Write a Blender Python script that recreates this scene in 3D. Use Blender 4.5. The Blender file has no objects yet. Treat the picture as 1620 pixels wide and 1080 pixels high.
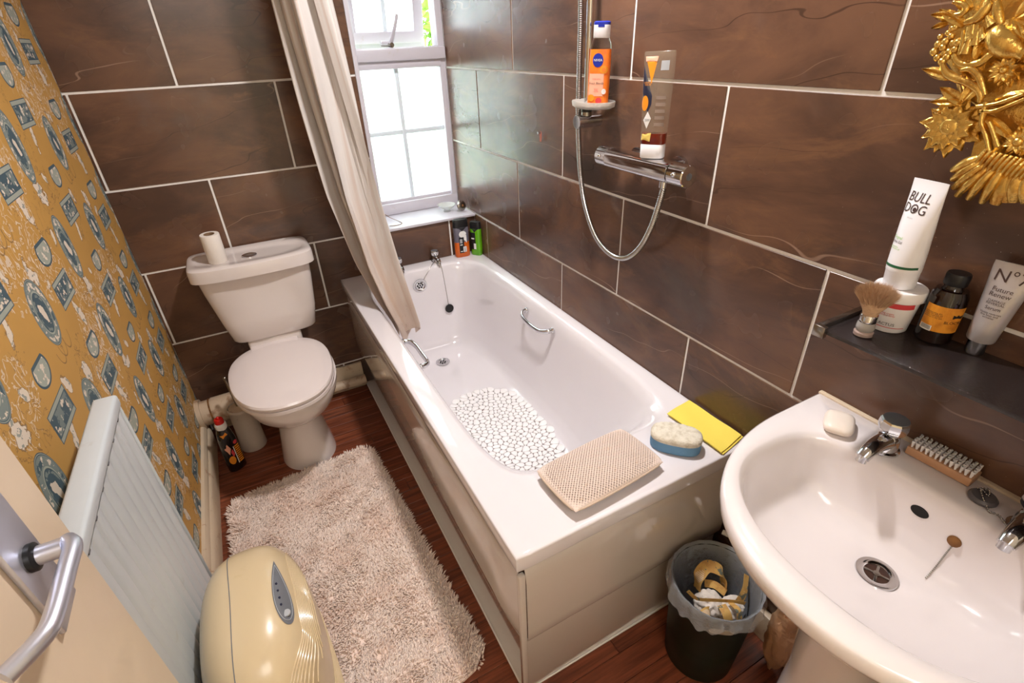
import bpy, bmesh, math, random
import numpy as np
from mathutils import Matrix, Vector
random.seed(7); rng = np.random.RandomState(7)
C = bpy.context.scene.collection
PI = math.pi

# ------------------------------------------------------------------ room numbers (metres)
W = 1.3614            # room width: wallpapered wall x=0, shower wall x=W, window wall y=0
CEIL = 2.35; YF = -2.42
RIM = 0.5665; SINK = 0.80; SHELF = 1.010
ZA = 1.356; PT = 0.303

# ------------------------------------------------------------------ camera
F = 801.77; CAM = Vector((0.4066, -2.1995, 1.4525)); YAW, PITCH, ROLL = .4737, -.5371, -.0409
fw = Vector((math.sin(YAW)*math.cos(PITCH), math.cos(YAW)*math.cos(PITCH), math.sin(PITCH)))
rt = Vector((math.cos(YAW), -math.sin(YAW), 0)); up = rt.cross(fw)
r2 = math.cos(ROLL)*rt + math.sin(ROLL)*up; u2 = -math.sin(ROLL)*rt + math.cos(ROLL)*up
cd = bpy.data.cameras.new('camera'); cam = bpy.data.objects.new('camera', cd); C.objects.link(cam)
cam.matrix_world = Matrix(((r2.x,u2.x,-fw.x,CAM.x),(r2.y,u2.y,-fw.y,CAM.y),(r2.z,u2.z,-fw.z,CAM.z),(0,0,0,1)))
cd.sensor_width = 36; cd.lens = F/1620*36; cd.clip_start = .02
bpy.context.scene.camera = cam

def at(axis, val, u, v):                      # a measured photo point, taken on the real plane it lies on
    d = fw*F + r2*(u-810) - u2*(v-540)
    k = 'xyz'.index(axis); t = (val-CAM[k])/d[k]
    return CAM + d*t

# ------------------------------------------------------------------ light
sc = bpy.context.scene
wd = bpy.data.worlds.new('sky'); sc.world = wd; wd.use_nodes = True
bg = wd.node_tree.nodes['Background']; bg.inputs[0].default_value = (.90,.95,1,1); bg.inputs[1].default_value = 11.5
def area(name, loc, target, size, power, col, sizey=None):
    l = bpy.data.lights.new(name, 'AREA'); l.energy = power; l.color = col; l.size = size
    if sizey: l.shape = 'RECTANGLE'; l.size_y = sizey
    o = bpy.data.objects.new(name, l); C.objects.link(o); o.location = loc
    o.rotation_euler = (Vector(target)-Vector(loc)).to_track_quat('-Z','Y').to_euler(); return o
area('ceiling_lamp_light', (1.02,-1.10,2.27), (1.02,-1.10,0), .11, 31, (1,.965,.95))
area('hall_fill', (.50,-2.9,2.1), (.6,-1.2,.6), .7, 12, (1,.98,.99))  # soft fill added through the doorway from the unseen hall
vs = sc.view_settings; vs.view_transform = 'Standard'; vs.look = 'None'; vs.gamma = 1; vs.use_curve_mapping = False
vs.exposure = -0.12

# ------------------------------------------------------------------ helpers
def lin(c):
    return tuple(((x/255)/12.92 if x/255 <= .04045 else ((x/255+.055)/1.055)**2.4) for x in c[:3])+(1,)

class N:                                      # arithmetic on shader sockets
    def __init__(s, nt, sock): s.nt, s.s = nt, sock
    def m(s, op, *o):
        n = s.nt.nodes.new('ShaderNodeMath'); n.operation = op
        for i, a in enumerate((s,)+o):
            if isinstance(a, N): s.nt.links.new(a.s, n.inputs[i])
            else: n.inputs[i].default_value = a
        return N(s.nt, n.outputs[0])
    def __add__(s,o): return s.m('ADD',o)
    def __sub__(s,o): return s.m('SUBTRACT',o)
    def __mul__(s,o): return s.m('MULTIPLY',o)
    def __truediv__(s,o): return s.m('DIVIDE',o)
    __radd__ = __add__; __rmul__ = __mul__
    def abs(s): return s.m('ABSOLUTE')
    def lt(s,o): return s.m('LESS_THAN',o)
    def gt(s,o): return s.m('GREATER_THAN',o)
    def max(s,o): return s.m('MAXIMUM',o)
    def min(s,o): return s.m('MINIMUM',o)
    def sqrt(s): return s.m('SQRT')
    def smooth(s, a, b):
        n = s.nt.nodes.new('ShaderNodeMapRange'); n.interpolation_type = 'SMOOTHSTEP'
        s.nt.links.new(s.s, n.inputs[0]); n.inputs[1].default_value = a; n.inputs[2].default_value = b
        return N(s.nt, n.outputs[0])

def newmat(name):
    m = bpy.data.materials.new(name); m.use_nodes = True
    nt = m.node_tree; b = nt.nodes['Principled BSDF']; return m, nt, b
def mixc(nt, fac, a, b):
    n = nt.nodes.new('ShaderNodeMix'); n.data_type = 'RGBA'
    if isinstance(fac, N): nt.links.new(fac.s, n.inputs[0])
    elif hasattr(fac,'links'): nt.links.new(fac, n.inputs[0])
    else: n.inputs[0].default_value = fac
    for i, x in ((6,a),(7,b)):
        if isinstance(x, tuple): n.inputs[i].default_value = x
        else: nt.links.new(x, n.inputs[i])
    return n.outputs[2]
def noise(nt, scale, detail=3, rough=.5, vec=None, dist=0, out=0):
    n = nt.nodes.new('ShaderNodeTexNoise'); n.inputs['Scale'].default_value = scale
    n.inputs['Detail'].default_value = detail; n.inputs['Roughness'].default_value = rough; n.inputs['Distortion'].default_value = dist
    if vec is not None: nt.links.new(vec, n.inputs['Vector'])
    return n.outputs[out]
def pos(nt, kind='Position'):
    if kind == 'Position': return nt.nodes.new('ShaderNodeNewGeometry').outputs['Position']
    return nt.nodes.new('ShaderNodeTexCoord').outputs[kind]
def scalev(nt, v, s, add=None):
    n = nt.nodes.new('ShaderNodeVectorMath'); n.operation = 'MULTIPLY'; nt.links.new(v, n.inputs[0]); n.inputs[1].default_value = s
    return n.outputs[0]
def bump(nt, b, h, strength=.3, dist=.002):
    n = nt.nodes.new('ShaderNodeBump'); n.inputs['Strength'].default_value = strength; n.inputs['Distance'].default_value = dist
    nt.links.new(h.s if isinstance(h,N) else h, n.inputs['Height']); nt.links.new(n.outputs[0], b.inputs['Normal'])

def pm(name, col, rough=.4, metal=0, var=.06, scale=12, col2=None, blot=None, bumps=None, trans=0, coat=0, ior=1.45, sss=0, spec=.5, alpha=1):
    m, nt, b = newmat(name)
    p = pos(nt)
    c1 = lin(col); c2 = lin(col2) if col2 else tuple(x*(1-var*2) for x in c1[:3])+(1,)
    f = N(nt, noise(nt, scale, 4, .6, p)).smooth(.4,.75) if col2 else noise(nt, scale, 4, .6, p)
    c = mixc(nt, f, c1, c2)
    if blot:                                  # (colour, scale, threshold, amount)
        f2 = N(nt, noise(nt, blot[1], 6, .65, p, .4)).smooth(blot[2], blot[2]+.12)*blot[3]
        c = mixc(nt, f2, c, lin(blot[0]))
    nt.links.new(c, b.inputs['Base Color'])
    b.inputs['Roughness'].default_value = rough; b.inputs['Metallic'].default_value = metal
    b.inputs['Transmission Weight'].default_value = trans; b.inputs['Coat Weight'].default_value = coat
    b.inputs['Coat Roughness'].default_value = .06
    b.inputs['IOR'].default_value = ior; b.inputs['Specular IOR Level'].default_value = spec
    if sss: b.inputs['Subsurface Weight'].default_value = sss; b.inputs['Subsurface Radius'].default_value = (.01,.008,.006); b.inputs['Subsurface Scale'].default_value = .5
    if alpha < 1: b.inputs['Alpha'].default_value = alpha
    if bumps: bump(nt, b, noise(nt, bumps[0], 3, .6, p), bumps[1], bumps[2])
    return m

def link(name, me, mat, parent=None, loc=None, smooth=None):
    if mat is not None and len(me.materials) == 0:
        for m in (mat if isinstance(mat,(list,tuple)) else [mat]): me.materials.append(m)
    if smooth is not None and len(me.polygons):
        me.polygons.foreach_set('use_smooth', [True]*len(me.polygons))
        me.set_sharp_from_angle(angle=math.radians(smooth))
    o = bpy.data.objects.new(name, me); C.objects.link(o)
    if parent is not None: o.parent = parent
    if loc is not None: o.location = loc
    return o
def tag(o, label=None, cat=None, group=None, kind=None):
    if label: o['label'] = label
    if cat: o['category'] = cat
    if group: o['group'] = group
    if kind: o['kind'] = kind
    return o

class G:                                      # geometry collector: verts and faces
    def __init__(s): s.v = []; s.f = []; s.mi = []; s.cur = 0
    def add(s, v, f):
        k = len(s.v); s.v += [tuple(p) for p in v]; s.f += [tuple(i+k for i in q) for q in f]; s.mi += [s.cur]*len(f); return s
    def tf(s, M):
        s.v = [tuple(M @ Vector(p)) for p in s.v]; return s
    def rings(s, R, closed=True, cap0=False, cap1=False):
        n = len(R[0]); k = len(s.v)
        for r in R: s.v += [tuple(p) for p in r]
        fs = []
        for i in range(len(R)-1):
            for j in range(n if closed else n-1):
                a = k+i*n+j; b = k+i*n+(j+1) % n; fs.append((a,b,b+n,a+n))
        if cap0: fs.append(tuple(k+j for j in reversed(range(n))))
        if cap1: fs.append(tuple(k+(len(R)-1)*n+j for j in range(n)))
        s.f += fs; s.mi += [s.cur]*len(fs); return s
    def rev(s, prof, seg=32, c=(0,0,0), M=None, cap0=True, cap1=True):
        R = [[(r*math.cos(2*PI*j/seg), r*math.sin(2*PI*j/seg), z) for j in range(seg)] for r, z in prof]
        if M is not None: R = [[tuple(M @ Vector(p)) for p in r] for r in R]
        R = [[(p[0]+c[0],p[1]+c[1],p[2]+c[2]) for p in r] for r in R]
        return s.rings(R, True, cap0, cap1)
    def box(s, lo, hi, bev=0, seg=2, M=None):
        bm = bmesh.new(); bmesh.ops.create_cube(bm, size=1)
        for v in bm.verts: v.co = Vector([lo[i]+(v.co[i]+.5)*(hi[i]-lo[i]) for i in range(3)])
        if bev: bmesh.ops.bevel(bm, geom=bm.edges[:], offset=bev, segments=seg, profile=.5, affect='EDGES')
        if M is not None: bmesh.ops.transform(bm, matrix=M, verts=bm.verts)
        bm.verts.index_update(); v = [tuple(x.co) for x in bm.verts]; f = [tuple(x.index for x in q.verts) for q in bm.faces]
        bm.free(); return s.add(v, f)
    def tube(s, pts, r, seg=12, sub=6, cap=True, flat=1.0, upv=None):
        P = cat(pts, sub) if sub > 1 else [Vector(p) for p in pts]
        n = len(P); rr = r if callable(r) else (lambda t: r)
        up0 = Vector(upv) if upv else Vector((0,0,1)); R = []
        for i, p in enumerate(P):
            t = (P[min(i+1,n-1)]-P[max(i-1,0)]).normalized()
            a = up0 - t*up0.dot(t)
            if a.length < 1e-3: a = Vector((1,0,0)) - t*t.x
            a.normalize()
            if not upv: up0 = a
            b = t.cross(a); q = rr(i/(n-1))
            R.append([p + a*(math.cos(2*PI*j/seg)*q*flat) + b*(math.sin(2*PI*j/seg)*q) for j in range(seg)])
        return s.rings(R, True, cap, cap)
    def ball(s, c, r, seg=12, sq=(1,1,1)):
        n = max(4, seg//2)
        return s.rings([[(c[0]+sq[0]*r*math.sin(PI*max(.01,min(n-.01,i))/n)*math.cos(2*PI*j/seg), c[1]+sq[1]*r*math.sin(PI*max(.01,min(n-.01,i))/n)*math.sin(2*PI*j/seg), c[2]-sq[2]*r*math.cos(PI*i/n)) for j in range(seg)] for i in range(n+1)], True, True, True)
    def mesh(s, name, off=(0,0,0)):
        me = bpy.data.meshes.new(name); me.from_pydata([(p[0]-off[0],p[1]-off[1],p[2]-off[2]) for p in s.v], [], s.f)
        if any(s.mi): me.polygons.foreach_set('material_index', s.mi)
        me.update(); return me
def cat(P, sub):
    P = [Vector(p) for p in P]
    if len(P) == 2: return [P[0].lerp(P[1], i/sub) for i in range(sub+1)]
    out = []
    for i in range(len(P)-1):
        a = P[i-1] if i else P[0]*2-P[1]; b, c = P[i], P[i+1]; d = P[i+2] if i+2 < len(P) else P[-1]*2-P[-2]
        for k in range(sub):
            t = k/sub
            out.append(.5*((2*b)+(c-a)*t+(2*a-5*b+4*c-d)*t*t+(3*b-a-3*c+d)*t**3))
    out.append(P[-1]); return out

def se(t, n):                                 # unit superellipse point at parameter t
    c, s_ = math.cos(t), math.sin(t); k = (abs(c)**n+abs(s_)**n)**(-1/n); return c*k, s_*k
def ring(cx, cy, a, b, n, z, K=64):
    return [(cx+a*se(2*PI*j/K, n)[0], cy+b*se(2*PI*j/K, n)[1], z) for j in range(K)]

class T:                                      # a thing: an Empty at its base, parts given in a local frame M
    def __init__(s, name, label, cat_, loc, M=None, group=None, kind=None):
        s.o = bpy.data.objects.new(name, None); s.o.empty_display_size = .02; C.objects.link(s.o); s.o.location = loc
        s.loc = Vector(loc); s.M = M; tag(s.o, label, cat_, group, kind)
    def p(s, name, g, mat, smooth=40, parent=None, kind=None, label=None):
        if s.M is not None: g.tf(s.M); me = g.mesh(name)      # local frame, base at the empty
        else: me = g.mesh(name, s.loc)                        # world coordinates
        return tag(link(name, me, mat, parent or s.o, smooth=smooth), label, kind=kind)
def copy_tree(o, parent=None, fn=None):
    c = o.copy(); C.objects.link(c); c.parent = parent
    for ch in list(o.children): copy_tree(ch, c)
    return c
RZ = lambda d: Matrix.Rotation(math.radians(d), 4, 'Z')
RX = lambda d: Matrix.Rotation(math.radians(d), 4, 'X')
RY = lambda d: Matrix.Rotation(math.radians(d), 4, 'Y')
TR = lambda *p: Matrix.Translation(p)

class Form:                                   # a bottle or tube: lateral axis x, front -y, height z
    def __init__(s, prof, n=2.0, K=48): s.P = prof; s.n = n; s.K = K
    def ab(s, h):
        P = s.P
        if h <= P[0][0]: return P[0][1:3]
        for p, q in zip(P, P[1:]):
            if p[0] <= h <= q[0] and q[0] > p[0]:
                t = (h-p[0])/(q[0]-p[0]); return p[1]+(q[1]-p[1])*t, p[2]+(q[2]-p[2])*t
        return P[-1][1:3]
    def g(s, lo=None, hi=None, off=0, cap=True):
        hs = [p[0] for p in s.P if (lo is None or p[0] > lo) and (hi is None or p[0] < hi)]
        R = []
        if lo is not None: R.append((lo,)+tuple(s.ab(lo)))
        R += [p for p in s.P if (lo is None or p[0] > lo) and (hi is None or p[0] < hi)]
        if hi is not None: R.append((hi,)+tuple(s.ab(hi)))
        return G().rings([ring(0,0,a+off,b+off,s.n,h,s.K) for h, a, b in R], True, cap, cap)
    def f(s, x, h, off=.0004, back=False):
        a, b = s.ab(h); a += off; b += off
        y = -b*max(0, 1-min(1,abs(x)/a)**s.n)**(1/s.n)
        return (x, -y if back else y, h)
    def patch(s, x0, x1, h0, h1, off=.0004, nx=14, nh=8, round_=0, back=False):
        g = G(); R = []
        for i in range(nh+1):
            h = h0+(h1-h0)*i/nh; r = []
            for j in range(nx+1): r.append(s.f(x0+(x1-x0)*j/nx, h, off, back))
            R.append(r)
        return g.rings(R, False)
    def blob(s, pts, off=.0006, back=False):    # flat printed shape from an outline in (x,h)
        cx = sum(p[0] for p in pts)/len(pts); ch = sum(p[1] for p in pts)/len(pts)
        R = [[s.f(cx+(x-cx)*k, ch+(h-ch)*k, off, back) for x, h in pts] for k in (1,.66,.33,.02)]
        return G().rings(R, True, False, True)
    def text(s, t, x, h, size, off=.0008, align='CENTER', track=1, rot=0, back=False, sx=1):
        V, Fc = textmesh(t, size, align, track)
        c, d = math.cos(rot), math.sin(rot)
        return G().add([s.f(x+(a*c-b*d)*sx, h+(a*d+b*c), off, back) for a, b in V], Fc)
def ell(cx, ch, a, b, n=24): return [(cx+a*math.cos(2*PI*i/n), ch+b*math.sin(2*PI*i/n)) for i in range(n)]
def textmesh(t, size, align='CENTER', track=1):
    cu = bpy.data.curves.new('t', 'FONT'); cu.body = t; cu.size = size; cu.align_x = align; cu.align_y = 'CENTER'
    cu.space_character = track; cu.space_line = .85; cu.resolution_u = 3
    ob = bpy.data.objects.new('t', cu); C.objects.link(ob)
    bpy.context.view_layer.update()
    me = bpy.data.meshes.new_from_object(ob)
    V = [(v.co.x, v.co.y) for v in me.vertices]; Fc = [tuple(p.vertices) for p in me.polygons]
    bpy.data.objects.remove(ob); bpy.data.curves.remove(cu); bpy.data.meshes.remove(me)
    return V, Fc

# ------------------------------------------------------------------ materials
M_ = {}
M_['porcelain'] = pm('porcelain', (230,222,222), .12, var=.015, coat=.6)
M_['toilet'] = pm('toilet_ceramic', (222,212,208), .14, var=.02, coat=.5, blot=((176,140,104), 9, .66, .35))
M_['toiletlid'] = pm('toilet_seat_plastic', (226,215,213), .2, var=.01, coat=.3)
M_['acrylic'] = pm('bath_acrylic', (228,222,225), .10, var=.015, coat=.8, blot=((216,202,192), 4, .66, .3))
M_['lip'] = pm('bath_lip', (200,192,188), .12, var=.03, coat=.7)
M_['panel'] = pm('bath_panel_plastic', (204,193,184), .10, var=.03, coat=.9, blot=((178,150,120), 7, .66, .3))
M_['chrome'] = pm('chrome', (215,215,218), .07, 1, var=.03)
M_['dullchrome'] = pm('worn_chrome', (170,165,158), .25, 1, var=.15, scale=60, blot=((110,80,55), 80, .55, .5))
M_['rust'] = pm('rusty_stain', (150,100,50), .7, var=.3, scale=60, blot=((90,55,25), 50, .5, .7))
M_['black'] = pm('black_rubber', (22,22,24), .4)
M_['void'] = pm('dark_hole', (18,14,12), .7)
M_['upvc'] = pm('white_window_frame', (208,203,212), .3, var=.03, blot=((190,180,165), 20, .62, .4))
M_['ceil'] = pm('ceiling_paint', (238,234,228), .8, var=.02)
M_['plaster'] = pm('cream_plaster', (226,212,184), .7, var=.03)
M_['grout'] = pm('white_grout', (242,238,234), .8, var=.05, scale=20, blot=((190,150,125), 5, .62, .6))
M_['skirt'] = pm('old_cream_gloss', (214,194,168), .35, var=.05, blot=((160,105,70), 22, .57, .7))
M_['pipe'] = pm('stained_pipe', (206,182,156), .45, var=.08, blot=((140,95,66), 16, .52, .7))
M_['rad'] = pm('radiator_enamel', (204,210,214), .3, var=.04, scale=25, blot=((176,170,160), 12, .6, .4))
M_['doorp'] = pm('cream_door_gloss', (226,204,178), .3, var=.04, bumps=(7,.3,.01), blot=((196,160,112), 5, .62, .5))
M_['satin'] = pm('satin_aluminium', (205,207,220), .35, .85, var=.03)
M_['beige'] = pm('aged_beige_plastic', (210,188,152), .26, var=.03, coat=.3, blot=((176,150,104), 9, .62, .35))
M_['beige2'] = pm('aged_beige_groove', (196,170,124), .5, var=.08)
M_['greyp'] = pm('grey_control_plastic', (112,114,120), .4)
M_['lgrey'] = pm('light_grey_print', (176,178,182), .4)
M_['dgreen'] = pm('dark_green_plastic', (15,27,15), .45, var=.1, spec=.25)
M_['tissue'] = pm('tissue_paper', (232,222,212), .85, bumps=(60,.4,.004))
M_['tproll'] = pm('toilet_paper', (238,230,222), .9, bumps=(90,.5,.002))
M_['cardb'] = pm('cardboard', (150,120,92), .8)
M_['gold'] = pm('gilt', (240,198,108), .27, .9, var=.16, scale=40, blot=((176,116,40), 34, .54, .6), bumps=(120,.4,.003))
M_['wood'] = pm('pale_beech', (206,158,122), .5, var=.12, scale=30)
M_['white'] = pm('white_plastic', (242,238,238), .3, var=.01)
M_['whitetube'] = pm('white_tube', (238,236,240), .28, var=.01)
M_['bristle'] = pm('white_nylon', (236,232,232), .5)
M_['hair'] = pm('badger_hair', (212,174,138), .8, var=.2, scale=200, blot=((160,118,86), 150, .55, .5))
M_['soap'] = pm('white_soap', (240,226,214), .35, sss=.2)
M_['yellow'] = pm('yellow_cloth', (240,216,92), .8, bumps=(200,.5,.001), var=.02)
M_['blue'] = pm('blue_foam', (112,158,196), .9, bumps=(300,.6,.002), var=.06)
M_['loofah'] = pm('cream_loofah', (222,214,198), .9, bumps=(220,.8,.003), col2=(196,184,164), scale=70)
M_['ink'] = pm('dark_brown_ink', (70,50,46), .5)
M_['greenink'] = pm('dark_green_ink', (30,92,56), .5)
M_['lime'] = pm('lime_ink', (140,200,70), .5)
M_['blackink'] = pm('black_ink', (24,22,24), .5)
M_['whiteink'] = pm('white_print', (238,236,234), .5)
M_['red'] = pm('red_plastic', (200,30,22), .3)
M_['redink'] = pm('red_ink', (214,66,72), .5)
M_['pinkink'] = pm('pink_print', (244,178,150), .5)
M_['orangel'] = pm('orange_print', (246,128,38), .35, col2=(232,92,40), scale=30)
M_['amber'] = pm('amber_label', (226,150,44), .5, col2=(196,116,30), scale=50)
M_['blueink'] = pm('navy_print', (28,44,150), .4)
M_['navy'] = pm('dark_navy_print', (36,38,62), .5)
M_['bottleblack'] = pm('glossy_black_plastic', (16,14,18), .15, coat=.5)
M_['brownglass'] = pm('dark_brown_bottle', (24,10,6), .06, var=.1, coat=.6)
M_['blackcap'] = pm('matt_black_cap', (24,24,28), .35)
M_['silver'] = pm('silver_tube', (186,182,186), .3, .35, var=.03)
M_['clearp'] = pm('clear_plastic', (238,236,228), .08, trans=1, var=0, ior=1.12, alpha=1)
M_['frostp'] = pm('frosted_plastic', (225,218,210), .35, trans=.6, var=.02, ior=1.2)
M_['orangegel'] = pm('orange_gel', (236,110,24), .12, trans=.25, coat=.4)
M_['greengel'] = pm('green_gel', (108,190,20), .12, trans=.2, coat=.4)
M_['greyclear'] = pm('smoky_clear_plastic', (150,144,160), .12, trans=.5, coat=.4, ior=1.2)
M_['honey'] = pm('honey_brown_gel', (120,34,16), .12, coat=.4)
M_['orange2'] = pm('orange_accent', (240,150,40), .4)
M_['pinkbot'] = pm('pink_bottle', (214,176,196), .2, coat=.4)
def m_bar():
    m, nt, b = newmat('translucent_white_bar'); c = mixc(nt, noise(nt, 30, 2, .5), lin((232,240,246)), lin((222,230,238)))
    nt.links.new(c, b.inputs['Base Color']); b.inputs['Roughness'].default_value = .3
    tr = nt.nodes.new('ShaderNodeBsdfTranslucent'); nt.links.new(c, tr.inputs[0]); mx = nt.nodes.new('ShaderNodeMixShader'); mx.inputs[0].default_value = .10
    nt.links.new(b.outputs[0], mx.inputs[1]); nt.links.new(tr.outputs[0], mx.inputs[2]); nt.links.new(mx.outputs[0], nt.nodes['Material Output'].inputs[0]); return m
M_['bar'] = m_bar()
M_['leaf'] = pm('green_leaves', (130,170,60), .6, var=.3, scale=8, col2=(70,110,40))
M_['hallfloor'] = pm('hall_carpet', (150,120,96), .9)

def m_tile():
    m, nt, b = newmat('brown_slate_tile')
    p = pos(nt); inf = nt.nodes.new('ShaderNodeObjectInfo')
    off = nt.nodes.new('ShaderNodeVectorMath'); off.operation = 'SCALE'; off.inputs[0].default_value = (7.3,3.1,5.7); nt.links.new(inf.outputs['Random'], off.inputs['Scale'])
    ad = nt.nodes.new('ShaderNodeVectorMath'); nt.links.new(p, ad.inputs[0]); nt.links.new(off.outputs[0], ad.inputs[1]); q = ad.outputs[0]
    a = N(nt, noise(nt, 2.2, 6, .6, scalev(nt, q, (1,1,2.2)), .5))
    c = mixc(nt, a.smooth(.32,.68), lin((75,54,45)), lin((111,79,61)))
    a2 = N(nt, noise(nt, 5, 8, .7, scalev(nt, q, (.7,.7,2)), .8))
    c = mixc(nt, a2.smooth(.5,.75)*.45, c, lin((138,98,68)))
    a3 = N(nt, noise(nt, 3, 5, .6, scalev(nt, q, (1,1,1.3)), .2))
    c = mixc(nt, a3.smooth(.55,.8)*.4, c, lin((108,100,98)))
    # thin veins: level lines of a smooth tilted noise
    mp = nt.nodes.new('ShaderNodeMapping'); nt.links.new(q, mp.inputs[0]); mp.inputs['Rotation'].default_value = (.42,.42,0); mp.inputs['Scale'].default_value = (.8,.8,2.6)
    def wave(sc, dist, det, ph):
        n = nt.nodes.new('ShaderNodeTexWave'); n.wave_type = 'BANDS'; n.bands_direction = 'Z'; nt.links.new(mp.outputs[0], n.inputs['Vector'])
        n.inputs['Scale'].default_value = sc; n.inputs['Distortion'].default_value = dist; n.inputs['Detail'].default_value = 3; n.inputs['Detail Scale'].default_value = det; n.inputs['Detail Roughness'].default_value = .55; n.inputs['Phase Offset'].default_value = ph
        return N(nt, n.outputs['Fac'])
    gate = N(nt, noise(nt, 2.6, 2, .5, q)).smooth(.46,.60)
    c = mixc(nt, wave(.9, 7.5, 1.6, 0).smooth(.9994,.99999)*gate*.42, c, lin((182,150,130)))
    gate2 = N(nt, noise(nt, 3.1, 2, .5, q)).smooth(.56,.42)
    c = mixc(nt, wave(1.2, 8.5, 1.5, 2.1).smooth(.9992,.99999)*gate2*.65, c, lin((50,34,28)))
    speck = N(nt, noise(nt, 420, 0, .5, p)).smooth(.86,.88)
    sepp = nt.nodes.new('ShaderNodeSeparateXYZ'); nt.links.new(p, sepp.inputs[0])
    c = mixc(nt, speck*N(nt, sepp.outputs[1]).smooth(-1.55,-1.8)*.6, c, lin((190,180,170)))
    nt.links.new(c, b.inputs['Base Color'])
    r = N(nt, noise(nt, 9, 2, .5, q))*.10+.21; nt.links.new(r.s, b.inputs['Roughness'])
    b.inputs['Specular IOR Level'].default_value = .5
    return m
M_['tile'] = m_tile()

def m_floor():
    m, nt, b = newmat('reddish_wood_laminate')
    p = pos(nt); inf = nt.nodes.new('ShaderNodeObjectInfo')
    ad = nt.nodes.new('ShaderNodeVectorMath'); nt.links.new(p, ad.inputs[0])
    off = nt.nodes.new('ShaderNodeVectorMath'); off.operation = 'SCALE'; off.inputs[0].default_value = (9,4,2); nt.links.new(inf.outputs['Random'], off.inputs['Scale']); nt.links.new(off.outputs[0], ad.inputs[1])
    g = N(nt, noise(nt, 9, 7, .65, scalev(nt, ad.outputs[0], (.5,9,1)), .4))
    c = mixc(nt, g.smooth(.3,.72), lin((84,40,24)), lin((150,82,54)))
    rr = N(nt, inf.outputs['Random'])
    c = mixc(nt, rr*.35, c, lin((108,50,30)))
    nt.links.new(c, b.inputs['Base Color']); b.inputs['Roughness'].default_value = .38
    bump(nt, b, g, .15, .001); return m
M_['plank'] = m_floor()

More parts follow.
